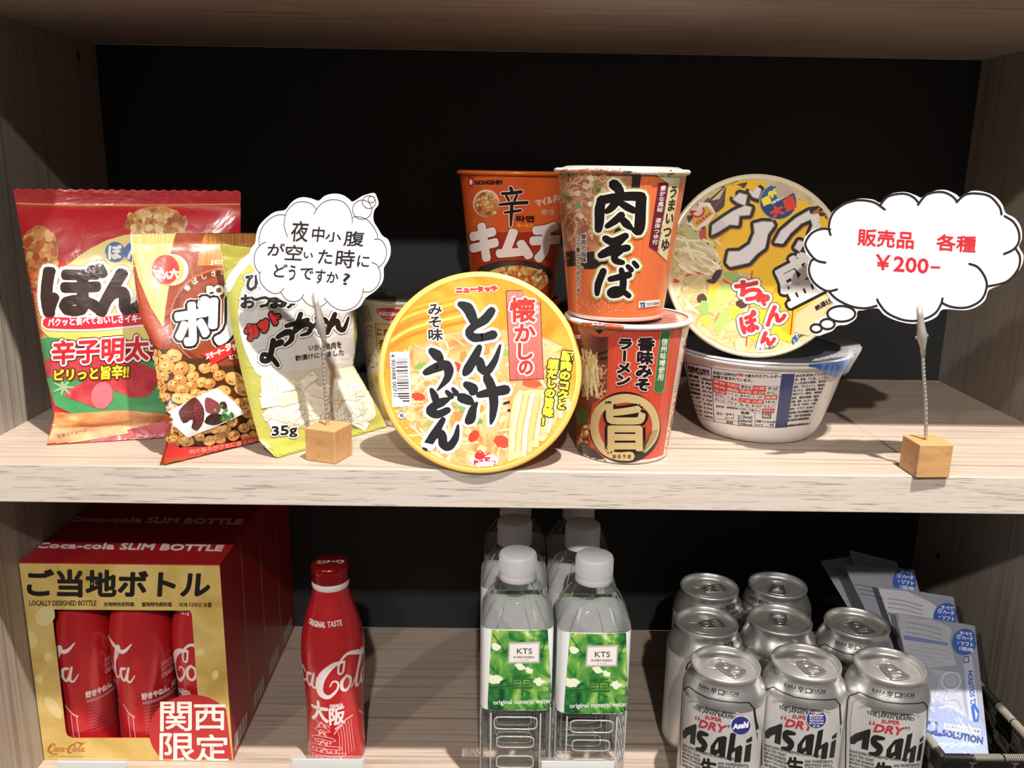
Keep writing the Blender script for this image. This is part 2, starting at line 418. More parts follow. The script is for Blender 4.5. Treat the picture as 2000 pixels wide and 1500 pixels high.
# ------------------------------------------------------------------ snack bags on the middle shelf
def lerp_side(side, n):
    P = [V(p) if isinstance(p, V) else uy(*p) for p in side]
    L = [0]
    for i in range(1, len(P)): L.append(L[-1] + (P[i] - P[i - 1]).length)
    out = []
    for k in range(n + 1):
        t = L[-1] * k / n; i = 0
        while i < len(P) - 2 and L[i + 1] < t: i += 1
        f = (t - L[i]) / (L[i + 1] - L[i]); out.append(P[i].lerp(P[i + 1], f))
    return out
def pouch(left, right, thick, mf, mb, st=0.06, sb=0.05, nx=44, ny=60, wr=0.0012, seed=0, back=0.8, teeth=0.0, zmin=0.0006):
    """a filled film bag between two edge lines (top to bottom): flat seals, swollen middle, puckers by the seals"""
    rnd = random.Random(seed); g = G(); Ls = lerp_side(left, ny); Rs = lerp_side(right, ny)
    ph = [(rnd.uniform(18, 42), rnd.uniform(0, 6.3), rnd.uniform(-3, 3)) for _ in range(5)]
    fr, bk = [], []
    for j in range(ny + 1):
        v = j / ny; s = min(1, max(0, (v - st) / (1 - st - sb)))
        p = max(0.0, sin(pi * s)) ** 0.62
        for i in range(nx + 1):
            u = i / nx; a = Ls[j].lerp(Rs[j], u); hx = (Rs[j] - Ls[j]); n = V((hx.y, -hx.x, 0)); n.normalize()
            q = max(0.0, 1 - abs(2 * u - 1) ** 2.3) ** 0.62
            k = sum(sin(f * u + o + d * s * 4) for f, o, d in ph) / 5
            edge = (math.exp(-s / 0.16) + math.exp(-(1 - s) / 0.16)) * (0 < s < 1) + 0.25 * q * (abs(2 * u - 1))
            t = thick * q * p + wr * k * edge * (1 if 0 < u < 1 else 0)
            z = teeth * (1 if i % 2 else -1) if j in (0, ny) else 0
            b = a + V((0, 0, z))
            F = b + n * (t + 0.0002); B = b - n * (thick * back * q * p + 0.0002)
            F.z = max(F.z, zmin); B.z = max(B.z, zmin)
            fr.append(F); bk.append(B)
    N = nx + 1; fs = []; fb = []
    for j in range(ny):
        for i in range(nx):
            q = (j * N + i, (j + 1) * N + i, (j + 1) * N + i + 1, j * N + i + 1)
            fs.append(q); fb.append(q[::-1])
    g.add(fr, fs, mf); g.add(bk, fb, mb)
    o = len(fr); rim = []
    for i in range(nx): rim += [(i, i + 1, o + i + 1, o + i), (ny * N + i + 1, ny * N + i, o + ny * N + i, o + ny * N + i + 1)]
    for j in range(ny): rim += [((j + 1) * N, j * N, o + j * N, o + (j + 1) * N), (j * N + nx, (j + 1) * N + nx, o + (j + 1) * N + nx, o + j * N + nx)]
    g.add(fr + bk, rim, mb)
    return g
FILM = dict(rough=0.34, coat=0.28)

# --- red rice cracker bag
r = thing('snack_bag', 'large red bag of rice crackers leaning in the left corner of the shelf', 'snack bag', uz(220, 850, 0), 'snack bags on the middle shelf')
g = pouch([(26, 369, .098), (42, 460, .09), (60, 564, .082), (78, 660, .073), (92, 740, .066), (106, 812, .056), (91, 871, .0437)],
          [(470, 373, .104), (470, 560, .098), (462, 740, .088), (450, 846, .0775)], 0.021, M('c4232c', bump=0.25, bscale=35, **FILM), M('a81e26', **FILM), 0.075, 0.07, seed=1, back=0.7, teeth=0.0006)
a = Art(g, cammap(g), (0, 340, 2.5), 5, 0.00016, bump=0.25, bscale=35, **FILM)
a.poly([(64, 72), (1176, 84), (1174, 140), (74, 136)], 'b81c26', 1)
for y in (84, 96, 108, 120): a.stroke([(72, y), (1170, y + 8)], 3, '9c1620', 2, 1)
a.stroke([(76, 143), (300, 151), (650, 153), (1172, 147)], 7, 'd8a23c', 2)
crk = mottle('print_cracker', ['8e4a26', 'b8703c', 'd09a60', 'e2bd88'], 120, coat=0.5)
a.ell(765, 245, 150, 85, crk, 1, 0, 30, .06)
a.scatter(lambda x, y: ((x - 765) / 150) ** 2 + ((y - 245) / 80) ** 2 < 1, (620, 165, 910, 320), 50, (8, 22), ['e0b880', 'c88a52', 'b06a38', 'edcfa0'], 2)
a.ell(185, 405, 100, 155, crk, 1, 10, 30, .05)
a.scatter(lambda x, y: ((x - 185) / 90) ** 2 + ((y - 405) / 140) ** 2 < 1, (100, 250, 290, 550), 60, (9, 26), ['e8b070', 'd89050', 'c06a38', 'b85030'], 2)
a.poly([(150, 560), (205, 600), (210, 760), (240, 800), (195, 808), (170, 680)], crk, 1)
yl = mottle('print_yellow', ['e6c95a', 'ecd77c', 'f0e0a0'], 14, coat=0.5)
a.poly([(700, 286), (600, 300), (520, 325), (440, 365), (380, 405), (325, 450), (204, 470), (204, 760), (250, 806), (760, 870), (900, 930), (1170, 930), (1170, 400), (900, 300)], yl, 2)
for cx, t in ((563, 'ぼ'), (655, 'ん'), (747, 'ち')):
    a.ell(cx, 382, 50, 50, '2d5fa6', 3); a.text(t, (cx - 30, 350, cx + 30, 415), 'f4efe0', 4, 4)
a.text('ぼ', [(212, 452), (514, 452), (508, 682), (222, 684)], '33201c', 5, 17, [(16, 'f6f2ec'), (21, 'a88a60')])
a.text('ん', [(490, 478), (712, 478), (712, 676), (482, 680)], '33201c', 5, 19, [(16, 'f6f2ec'), (21, 'a88a60')])
a.stroke([(240, 725), (450, 728), (760, 700)], 78, 'f6efe8', 4, 4); a.stroke([(240, 725), (450, 728), (760, 700)], 56, 'd4283a', 5, 4)
a.text('パクッと食べておいしさイキイキ', [(238, 706), (740, 682), (742, 720), (240, 744)], 'ffffff', 6, 1.5)
a.poly([(190, 808), (240, 796), (340, 806), (560, 850), (860, 950), (860, 1160), (800, 1168), (600, 1150), (350, 1168), (272, 1130), (225, 985)], mottle('print_green', ['3c8a54', '4c9c62', '62aa70'], 10, coat=0.5), 3)
roe = mottle('print_roe', ['a82f38', 'c43f48', 'd85a5c'], 60, coat=0.5)
a.poly([(215, 930), (262, 892), (330, 905), (400, 885), (470, 885), (560, 900), (640, 915), (720, 935), (765, 965), (768, 1020), (725, 1080), (650, 1090), (570, 1060), (450, 1010), (330, 1000), (240, 985)], roe, 4, 4)
a.poly([(315, 1075), (380, 1030), (450, 1000), (520, 1020), (552, 1060), (552, 1100), (520, 1138), (480, 1142), (400, 1115)], roe, 4.5, 4)
a.ell(500, 1080, 52, 66, 'de7480', 5, 12)
for k in range(7):
    t = radians(-150 + k * 50); a.stroke([(312, 1040, 14), (312 + 30 * cos(t), 1040 + 26 * sin(t), 12), (312 + 56 * cos(t), 1040 + 46 * sin(t), 2)], 10, '9cbc8c', 5, 2)
a.text('辛子明太', [(262, 815), (728, 790), (724, 905), (262, 930)], 'd02a34', 7, 4, [(9, 'fbf4f0'), (14, '6a1a1c')])
a.text('子', [(738, 800), (830, 795), (826, 900), (736, 902)], 'd02a34', 7, 4, [(9, 'fbf4f0'), (14, '6a1a1c')])
a.text('ピリっと旨辛!!', [(272, 955), (632, 928), (628, 995), (272, 1008)], 'f0d83c', 7, 3, [(6, '5a3018')])
a.poly([(272, 1160), (350, 1168), (600, 1150), (800, 1168), (880, 1190), (1000, 1260), (900, 1290), (650, 1262), (450, 1298), (226, 1332), (262, 1230)], mottle('print_cracker_foot', ['a8502c', 'c47a44', 'd8a068', 'e6c092'], 40, (1, 1, 2.5), coat=0.5), 4)
a.poly([(620, 1250), (760, 1215), (880, 1200), (1000, 1250), (960, 1300), (850, 1295), (640, 1282)], 'bc222c', 5)
a.text('写真はイメージ', [(280, 1274), (425, 1240), (428, 1258), (282, 1292)], '4a3020', 6)
g.build('bag_film', r)

# --- brown peanut bag
r = thing('snack_bag', 'brown bag of coated peanuts standing between the red and the olive bag', 'snack bag', uz(420, 890, 0), 'snack bags on the middle shelf')
g = pouch([(254, 455, .046), (260, 548, .038), (276, 628, .031), (298, 672, .027), (312, 772, .018), (338, 822, .012), (312, 908, .0015)],
          [(528, 455, .084), (534, 600, .081), (530, 760, .074), (524, 862, .066)], 0.011, M('8a3c20', bump=0.25, bscale=35, **FILM), M('6e4a30', **FILM), 0.05, 0.075, seed=5, back=0.6)
a = Art(g, cammap(g), (240, 420, 3), 5, 0.00016, bump=0.25, bscale=35, **FILM)
gold = stripes('print_gold_lines', ['a59a52', 'b8ad68', 'c9c088'], 'X', 900, coat=0.5)
a.poly([(46, 112), (310, 108), (285, 200), (262, 300), (270, 420), (250, 540), (238, 660), (165, 545), (95, 380), (60, 250)], gold, 1)
a.poly([(62, 300), (100, 400), (170, 560), (240, 690), (230, 790), (150, 740), (95, 560)], 'a0432a', 1.4)
a.poly([(480, 110), (830, 110), (830, 300), (436, 296), (452, 190)], stripes('print_mug', ['9c5a24', 'b87636', 'c88c48'], 'X', 700, coat=0.5), 1)
a.stroke([(44, 104), (300, 101), (830, 100)], 9, 'd6d6d2', 2, 3); a.stroke([(48, 104), (60, 330), (88, 520)], 9, 'c8c4b4', 2, 3)
a.ell(284, 322, 100, 92, 'eee8e0', 2); a.ell(266, 322, 95, 90, 'b0a55e', 2.4); a.ell(250, 320, 80, 86, 'cc2e2a', 3)
for ch, q in (('で', (190, 325, 240, 372)), ('ん', (238, 335, 282, 374)), ('六', (276, 318, 324, 372))): a.text(ch, q, 'f6ece4', 4, 3.5)
a.text('JERKY', [(508, 266), (720, 262), (720, 290), (510, 294)], 'e0d0b0', 2, 1)
a.ell(600, 610, 325, 300, 'a8643c', 1.6, 0, 44); a.ell(600, 610, 316, 291, '74301a', 1.8, 0, 44); a.ell(600, 620, 285, 262, '8a4024', 2, 0, 44)
for i, ch in enumerate('香ばしさはじける'):
    t = radians(-138 + i * 11.5); cx, cy = 600 + 300 * cos(t), 612 + 276 * sin(t); s_ = 18; rr = t + pi / 2
    a.text(ch, [(cx + s_ * (x * cos(rr) - y * sin(rr)), cy + s_ * (x * sin(rr) + y * cos(rr))) for x, y in ((-1, -1), (1, -1), (1, 1), (-1, 1))], 'e8dcc8', 3, 0.8, em=True)
a.text('PORK', [(492, 420), (690, 402), (690, 462), (494, 474)], 'e6e0c8', 4, 5, [(7, '3a1c10')])
a.text('ポ', [(302, 520), (500, 486), (494, 742), (326, 762)], 'f4f2ee', 6, 15, [(15, '221512'), (22, 'e4d8cc')])
a.text('リ', [(520, 500), (646, 492), (650, 748), (510, 748)], 'f4f2ee', 6, 17, [(15, '221512'), (22, 'e4d8cc')])
a.text('ッ', [(690, 560), (800, 550), (800, 740), (690, 745)], 'f4f2ee', 6, 15, [(15, '221512'), (22, 'e4d8cc')])
a.poly([(452, 812), (640, 742), (760, 720), (760, 790), (640, 812), (512, 884), (506, 846)], 'cf302c', 6)
a.text('スモーキー', [(482, 814), (590, 774), (594, 806), (488, 846)], 'fff4ec', 7, 2); a.text('ジャーキー', [(598, 756), (760, 726), (760, 768), (604, 800)], 'fff4ec', 7, 3)
a.text('ピリッと', [(620, 820), (740, 800), (740, 832), (624, 846)], 'efe4d4', 7, 1)
def mound(x): return 752 + 0.34 * max(0, x - 160) - 0.0001 * max(0, x - 160) ** 2 + 14 * sin(x / 28)
pt = [(x, mound(x)) for x in range(150, 840, 30)]
a.poly(pt + [(840, 1290), (640, 1330), (480, 1352), (340, 1356), (255, 1320), (150, 1100)], '4c2c18', 4)
rp = random.Random(3); pl = []
for _ in range(1400):
    x, y = rp.uniform(165, 830), rp.uniform(770, 1330)
    if y < mound(x) + 26 or y > 1345 - 0.08 * (x - 300) or x < 190 + max(0, y - 1200) * 0.7: continue
    R = rp.uniform(30, 52)
    if all((x - p[0]) ** 2 + (y - p[1]) ** 2 > (0.62 * (R + p[2])) ** 2 for p in pl): pl.append((x, y, R))
pl.sort(key=lambda p: p[1])
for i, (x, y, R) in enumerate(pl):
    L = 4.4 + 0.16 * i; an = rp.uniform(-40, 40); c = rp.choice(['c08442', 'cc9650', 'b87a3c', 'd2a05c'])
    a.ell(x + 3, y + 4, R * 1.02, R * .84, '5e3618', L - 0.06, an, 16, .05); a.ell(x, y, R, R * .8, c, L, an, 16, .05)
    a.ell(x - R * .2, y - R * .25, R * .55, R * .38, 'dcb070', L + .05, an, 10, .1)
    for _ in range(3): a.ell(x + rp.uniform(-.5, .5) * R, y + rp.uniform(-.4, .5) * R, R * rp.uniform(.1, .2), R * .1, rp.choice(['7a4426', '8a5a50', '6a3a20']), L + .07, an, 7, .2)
PT = 4.4 + 0.16 * len(pl) + 1
a.poly([(240, 1168), (390, 1090), (540, 1010), (620, 1075), (704, 1155), (540, 1230), (370, 1296), (300, 1235)], 'e6e2e2', PT)
for P, c in (([(328, 1150), (370, 1100), (420, 1072), (468, 1140), (462, 1205), (428, 1252), (392, 1240), (400, 1200), (350, 1215), (330, 1185)], '50241f'), ([(420, 1085), (462, 1150), (440, 1230), (410, 1180)], '743432'),
             ([(480, 1070), (556, 1105), (560, 1150), (520, 1165), (478, 1150)], '7a3a40'), ([(470, 1200), (520, 1160), (600, 1180), (560, 1215), (500, 1222)], '33201a'), ([(560, 1100), (590, 1095), (600, 1130), (570, 1135)], '3a2420')): a.poly(P, c, PT + 1, 3)
for _ in range(26): a.ell(590 + rp.gauss(0, 20), 1165 + rp.gauss(0, 20), rp.uniform(5, 11), None, rp.choice(['3f7a3c', '5a9a50', '2f6434']), PT + 2, 0, 7, .3)
a.poly([(250, 1322), (340, 1357), (480, 1353), (640, 1327), (800, 1290), (860, 1330), (860, 1400), (620, 1400), (420, 1440), (220, 1480), (216, 1430)], 'c6302e', PT)
a.poly([(218, 1420), (420, 1405), (640, 1372), (860, 1320), (860, 1400), (620, 1400), (420, 1440), (220, 1480)], 'b04a2a', PT + .8)
a.text('肉の旨みがクセになる味わい', [(376, 1372), (820, 1296), (822, 1326), (382, 1398)], 'e49a8a', PT + 2, .6)
g.build('bag_film', r)

# --- olive squid bag
r = thing('snack_bag', 'olive green pouch of dried squid pieces with a clear window, behind the handwritten card', 'snack bag', uz(640, 880, 0), 'snack bags on the middle shelf')
g = pouch([(430, 477, .05), (438, 547, .047), (453, 640, .043), (470, 720, .0385), (493, 813, .031), (507, 862, .0265), (541, 896, .0205)],
          [(690, 505, .098), (694, 600, .1), (698, 653, .1), (690, 713, .1), (713, 753, .102), (742, 805, .103), (757, 838, .1035)], 0.012, M('aaa750', bump=0.3, bscale=35, **FILM), M('a8a850', **FILM), 0.05, 0.06, seed=9, back=0.7)
a = Art(g, cammap(g), (240, 420, 3), 5, 0.00016, bump=0.3, bscale=35, **FILM)
a.poly([(572, 172), (760, 185), (760, 250), (600, 330)], '9a9440', 1)
a.stroke([(612, 430), (660, 340), (760, 240), (900, 190)], 50, 'd8d8cc', 1, 4)
a.poly([(676, 560), (700, 440), (760, 340), (880, 290), (1300, 280), (1345, 520), (1352, 700), (1335, 890), (1100, 905), (830, 950), (745, 860), (690, 700)], 'd6d5d2', 1.5, 4)
for ch, q in (('ひ', (722, 355, 802, 442)), ('と', (810, 350, 880, 440)), ('お', (692, 470, 775, 545)), ('つ', (778, 480, 862, 540)), ('ま', (862, 475, 930, 545)), ('み', (925, 475, 1005, 545))): a.text(ch, q, '1e1a1a', 4, 5, [(8, 'f4f2ec'), (12, '8a8880')])
a.text('カット', [(716, 664), (898, 562), (924, 618), (746, 732)], 'd2332c', 5, 10, [(9, '1e1412')])
for P in ([(880, 735, 34), (868, 800, 34), (850, 850, 34), (815, 850, 30), (822, 815, 24), (870, 835, 30), (905, 880, 26)], [(870, 770, 30), (925, 745, 40)],
          [(905, 715, 26), (950, 690, 38), (985, 690, 36), (985, 730, 30), (945, 765, 16)],
          [(955, 650, 26), (1080, 615, 30)], [(1040, 580, 30), (1010, 660, 28), (1000, 690, 20)], [(1000, 690, 20), (1060, 640, 34), (1100, 650, 34), (1085, 690, 24), (1040, 705, 14)],
          [(1105, 660, 22), (1170, 610, 28), (1195, 640, 26), (1165, 665, 14)], [(1130, 600, 22), (1150, 690, 24)],
          [(1240, 580, 28), (1215, 640, 34), (1195, 690, 26)], [(1210, 660, 20), (1250, 620, 32), (1262, 660, 34), (1290, 670, 28), (1318, 600, 14)]):
    a.stroke(P, 30, '191616', 5, 5, [(9, 'f2f0ea'), (14, '908e86')])
a.text('いか、魚肉を', [(1085, 762), (1276, 736), (1279, 778), (1090, 796)], '2a2624', 4, .8); a.text('酢漬けにしました', [(1008, 824), (1292, 782), (1292, 818), (1012, 854)], '2a2624', 4, .8)
win = [(806, 968), (860, 932), (1080, 905), (1300, 872), (1362, 905), (1430, 990), (1465, 1100), (1472, 1190), (1330, 1236), (1050, 1246), (880, 1220), (836, 1110)]
a.poly(win, mottle('clear_window', ['b9b4a0', 'd2cdb8', 'e2decf'], 30, coat=0.6), 2, 4)
rq = random.Random(11)
for i in range(70):
    x, y = rq.uniform(840, 1440), rq.uniform(930, 1220)
    if y < 990 - 0.16 * (x - 830) or x > 1330 + (y - 900) * .36 or x < 820 + (y - 960) * .15: continue
    t = rq.uniform(-0.7, 0.5); l, h = rq.uniform(34, 78), rq.uniform(16, 34); c = rq.choice(['eeebdc', 'e6e0cc', 'f4f1e6', 'dcd6bc', 'f0ecd8'])
    q = [(x + X * l * cos(t) - Y * h * sin(t), y + X * l * sin(t) + Y * h * cos(t)) for X, Y in ((-1, -1), (1, -.8), (.9, 1), (-1, .9))]
    a.poly([(p[0] + 4, p[1] + 5) for p in q], 'b8b094', 2.6 + i * .03); a.poly(q, c, 2.615 + i * .03)  # offset darker copy paints the shade at each squid piece's edge
a.text('35g', [(870, 1240), (1016, 1228), (1018, 1300), (872, 1308)], '1c1a18', 6, 3, [(7, 'f4f4ea')], res=4)
a.poly([(820, 1345), (1000, 1330), (1250, 1290), (1520, 1235), (1560, 1250), (1330, 1330), (1075, 1390), (905, 1430), (880, 1380)], 'a4a548', 3)
g.build('bag_film', r)
# ------------------------------------------------------------------ noodle cups and bowls on the middle shelf
WHT = M('ece8e4', 0.35, coat=0.2)
def cup_body(cx, cy, z0, rb, rt, h, mb, rimmat, foot='ece6e2', mtx=None):
    m = mtx or Matrix.Translation((cx, cy, z0 + .0003)); g = G(); F = M(foot, 0.4)
    g.lathe([(0, 0.004), (rb - .003, 0.004), (rb - .002, 0), (rb, 0.0005), (rb, 0.003)], F, 96, m)
    n = 14; pr = [(rb + (rt - .0022 - rb) * k / n, 0.003 + (h - .006) * k / n) for k in range(n + 1)]
    g.lathe(pr, mb, 96, m)
    c = [(rt - .0022, h - .003)]
    for k in range(9):
        t = -pi * .75 + k * pi * 1.5 / 8; c.append((rt - .0022 + .0024 * cos(t) + .0003, h - .0018 + .0020 * sin(t)))
    g.lathe(c, rimmat, 96, m); return g, m
def lid(m, r, z, mat, dz=-0.0006):
    g = G(); g.lathe([(r, z), (r - .0015, z + .0003), (r - .003, z + dz), (r * .5, z + dz * 1.4), (0, z + dz * 1.4)], mat, 72, m); return g
CF_ = dict(rough=0.3, coat=0.45, bump=0.06, bscale=60)

# --- orange kimchi cup, on a cup hidden behind the front row
r = thing('noodle_cup', 'plain orange cup under the tall orange cup, hidden behind the yellow bowl', 'instant noodles', (0.4005, 0.172, 0), 'noodle cups on the middle shelf')
g, m = cup_body(0.4005, 0.172, 0, 0.034, 0.042, 0.0995, M('c4501f', **CF_), M('d86a2a', **CF_)); g.build('cup', r); lid(m, .040, .0975, M('d06a30', 0.4)).build('lid', r)
r = thing('noodle_cup', 'tall orange cup with big white lettering at the back behind the yellow bowl', 'instant noodles', (0.4005, 0.172, 0.1), 'noodle cups on the middle shelf')
g, m = cup_body(0.4005, 0.172, 0.1, 0.0355, 0.0488, 0.1066, mottle('print_orange_cup', ['c8501c', 'd8602a', 'e06e34'], 8, coat=0.45), M('d2641f', **CF_))
a = Art(g, cammap(g), (880, 300, 4.1667), 7, 0.00008, **CF_)
a.poly([(90, 640), (940, 640), (940, 1300), (120, 1300)], mottle('print_red_cup', ['8e2412', 'a83218', 'c04420'], 10, coat=0.45), 1)
a.poly([(150, 185), (186, 195), (192, 235), (172, 268), (150, 255), (146, 215)], 'b8232a', 2, 4); a.ell(168, 232, 12, 22, 'f2e8e4', 3)
a.text('NONGSHIM', [(202, 220), (420, 216), (418, 250), (204, 252)], '33140e', 3, 3, res=2)
a.ell(292, 405, 108, 112, 'e8d8cc', 2, 0, 32); a.ell(296, 412, 101, 104, mottle('print_kimchi', ['6a2a18', 'a85a30', 'd09a60', 'e0c090'], 130, coat=0.45), 2.5)
a.scatter(lambda x, y: ((x - 296) / 95) ** 2 + ((y - 425) / 85) ** 2 < 1, (200, 330, 390, 520), 60, (5, 16), ['d8a868', 'c87840', 'b84a28', 'e6c890', '7a8a40'], 3)
a.poly([(180, 520), (420, 520), (420, 600), (180, 600)], 'cc5a26', 2.8)
for P in ([(490, 280, 30), (505, 320, 26)], [(420, 325, 24), (490, 322, 26), (575, 310, 30)], [(455, 345, 22), (475, 380, 22)], [(540, 340, 22), (520, 380, 22)], [(400, 415, 22), (500, 405, 28), (622, 398, 30)], [(440, 480, 18), (510, 470, 24), (570, 462, 22)], [(500, 400, 26), (495, 500, 30), (490, 590, 14)]):
    a.stroke(P, 26, '17100e', 5, 4, [(8, 'e8d0c4'), (13, 'c83020')])
a.text('라면', (535, 506, 676, 554), '1c1210', 5, 3); a.text('ラーメン', (542, 572, 666, 600), 'e8b838', 5, 2)
a.text('マイルドな', [(690, 378), (915, 322), (912, 386), (702, 430)], 'e6c4b0', 3, 4); a.text('辛さ', (735, 452, 842, 502), 'd8a890', 3, 3)
for ch, q in (('キ', [(180, 585), (370, 580), (372, 855), (180, 862)]), ('ム', (392, 632, 648, 838)), ('チ', [(664, 590), (880, 575), (878, 858), (666, 866)])): a.text(ch, q, 'e9e2df', 5, 24, [(6, '6a1c10')])
a.ell(515, 985, 312, 118, '241c1a', 3, 0, 40); a.ell(515, 940, 290, 62, '3a302c', 3.3, 0, 40); a.ell(530, 1030, 268, 118, mottle('print_kimchi_bowl', ['7a3a1c', 'b87838', 'd8b070', 'e6cc94'], 110, coat=0.45), 3.6, 0, 40)
a.scatter(lambda x, y: ((x - 530) / 250) ** 2 + ((y - 1010) / 95) ** 2 < 1, (280, 920, 780, 1110), 150, (8, 22), ['d8b878', 'c8904c', 'b85830', 'e8d4a0', '6a7a38', 'cc4a30'], 4)
g.build('cup', r); lid(m, .0465, .1050, M('d8702c', 0.3, coat=.4)).build('lid', r)

# --- pale cup behind the olive bag
r = thing('noodle_cup', 'pale cream cup with dark film top, behind the olive pouch and yellow bowl', 'instant noodles', (0.3165, 0.136, 0), 'noodle cups on the middle shelf')
g, m = cup_body(0.3165, 0.136, 0, 0.0355, 0.0475, 0.1065, mottle('print_cream', ['cfcab0', 'd9d4bd', 'e0dccb'], 12, coat=0.4), M('d4cfbc', **CF_), 'd8d4cc')
a = Art(g, cammap(g), (680, 530, 4.545), 7, 0.00008, **CF_)
a.poly([(255, 328), (462, 338), (440, 395), (395, 432), (340, 434), (285, 400)], 'bf3038', 3, 2)
a.text('NISSIN', [(278, 358), (436, 366), (434, 398), (280, 390)], 'f4e8e0', 4, 3); a.text('日清食品', (322, 405, 384, 422), 'f0d8d0', 4)
a.poly([(240, 464), (480, 478), (480, 735), (262, 712)], 'cfae62', 3); a.stroke([(240, 464), (480, 478), (480, 735), (262, 712)], 6, 'a07c3a', 3.4, 1, closed=True)
a.text('こだわりの', [(256, 506), (560, 520), (560, 575), (258, 565)], '3a2a18', 4, 2); a.text('麦', (278, 605, 350, 690), '3a2a18', 4, 3)
for k in range(4):
    x = 105 + k * 22
    for j in range(5): a.ell(x + j * 8, 330 + j * 28 - k * 6, 6, 16, '8c8450', 3, -20, 8)
for rx, y in ((60, 520), (48, 560), (34, 600)): a.stroke([(190 - rx, y + 20), (190 - rx * .6, y - 20), (190, y - 34), (190 + rx * .5, y - 20)], 12, 'a8a578', 3, 4)
a.scatter(lambda x, y: True, (150, 740, 260, 850), 26, (4, 9), ['8a7c50', 'a09660', '6a5c38'], 3)
a.poly([(130, 900), (330, 880), (420, 1100), (400, 1330), (260, 1300)], mottle('print_noodle_low', ['8a6a48', 'b89a5c', 'd8c07c', 'cfc4b4'], 50, coat=0.4), 2)
g.build('cup', r)
g = lid(m, .0458, .1055, M('57534a', 0.15, coat=0.6, bump=0.5, bscale=50)); g.build('lid', r)
g = G(); n = 72
for k in range(1): g.lathe([(.0476, .1062), (.0474, .1074), (.0440, .1084), (.03, .1090), (.0, .1092)], M('4e4b44', 0.12, coat=0.8, bump=0.8, bscale=45), 72, m)
g.build('film_wrap', r)

# --- red cup with the gold ring
RX, RY = 0.4850, 0.0510
r = thing('noodle_cup', 'red cup with a gold brush ring and gold character, below the orange striped cup', 'instant noodles', (RX, RY, 0), 'noodle cups on the middle shelf')
g, m = cup_body(RX, RY, 0, 0.0347, 0.0472, 0.1052, stripes('print_redwood', ['b93a26', 'cf4a30', 'd9583c'], 'ang', 60, coat=0.5), M('e6dcd8', 0.3, coat=.3))
a = Art(g, cammap(g), (1090, 580, 4.286), 7, 0.00008, **CF_)
a.poly([(60, 230), (416, 262), (418, 480), (408, 800), (290, 900), (240, 1100), (300, 1400), (100, 1400), (60, 900)], mottle('print_soup', ['5a2c22', '7e4434', '98604a'], 40, coat=0.5), 1)
a.noodles(lambda x, y: 180 < x < 345 and 415 < y < 870, (190, 420, 330, 640), 70, 230, 11, ['e6cf94', 'd8bb7c', 'f0e0b4', 'c8a060'], 2, pi / 2 + .05, .14)
a.noodles(lambda x, y: 330 < x < 408 and 560 < y < 850, (335, 570, 400, 820), 26, 90, 12, ['c88a60', 'd8a880', 'b06a4a'], 2)
a.poly([(325, 470), (414, 442), (414, 462), (330, 492)], '2a1a18', 3); a.poly([(345, 512), (414, 495), (414, 518), (348, 530)], '2a1a18', 3)
a.ell(200, 1000, 50, 70, '4a6a34', 2, 20, 14, .2); a.ell(160, 1010, 26, 60, '6a8a44', 2.4, -15, 12, .2)
a.scatter(lambda x, y: True, (140, 1060, 270, 1230), 34, (9, 24), ['d8c088', 'e0d0a0', 'b88a50', '8a4a30', 'c85a3c'], 3)
a.poly([(120, 1240), (300, 1270), (420, 1390), (140, 1390)], '2c2220', 3)
a.ell(158, 332, 44, 48, 'b02434', 3); a.text('COOK', (118, 318, 190, 348), 'f4e0e0', 4, 2)
a.poly([(1040, 262), (1120, 250), (1120, 700), (960, 1400), (866, 1400)], 'dacfb8', 1.5)
for k in range(12): a.stroke([(1072 - k * 7, 520 + k * 24), (1046 - k * 7, 530 + k * 24)], 9, '8a8074', 2, 1)
a.vtext('ラーメン', [(496, 338), (634, 345), (606, 745), (478, 740)], '1a1212', 5, 7, [(8, 'e9d6cc')]); a.vtext('香味みそ', [(668, 334), (812, 340), (774, 790), (632, 785)], '1a1212', 5, 7, [(8, 'e9d6cc')])
a.poly([(862, 262), (944, 258), (884, 770), (864, 802), (830, 806), (798, 780)], '3d7046', 3); a.stroke([(862, 262), (798, 780), (830, 808), (866, 802), (886, 770), (944, 258)], 3, 'c8b878', 3.5, 1)
a.vtext('信州味噌使用', [(868, 345), (922, 345), (880, 700), (828, 700)], 'e6ead8', 4, 1.2)
a.ell(560, 1092, 298, 300, '1d1210', 3, 0, 44); a.ell(560, 1086, 222, 222, 'c2442e', 3.6, 0, 40)
a.text('旨', (418, 905, 716, 1276), 'cbb27c', 6, 15, [(24, '1d1210')], res=3)
a.stroke([(722, 1282, 40), (790, 1190, 58), (816, 1080, 64), (786, 960, 66), (700, 876, 70), (560, 846, 74), (428, 880, 74), (336, 962, 74), (306, 1080, 70), (328, 1190, 70), (388, 1278, 70), (480, 1328, 64), (602, 1330, 78)], 70, 'cbb27c', 5, 6)
for k in range(7): a.stroke([(826 - k * 10, 1110 + k * 3), (800 - k * 12, 1190), (722 - k * 5, 1290 - k * 8)], 4, '5a4a30', 5.4, 4)
a.text('まるうま', (458, 1318, 610, 1350), '5a3a1c', 6.6, 1.4)
a.poly([(205, 214), (540, 240), (500, 290), (430, 326), (360, 334), (290, 318), (240, 270)], 'c4573a', 4, 3); a.poly([(310, 272), (385, 276), (348, 312)], '1d1412', 5); a.poly([(272, 206), (420, 216), (404, 272), (290, 262)], 'd4d6d6', 5)
for k in range(3): a.stroke([(292, 238 + k * 10), (400, 244 + k * 10)], 4, '6a7074', 5.5, 1)
g.build('cup', r); lid(m, .0452, .1039, M('d08a78', 0.15, coat=0.8, bump=0.3, bscale=40)).build('lid', r)

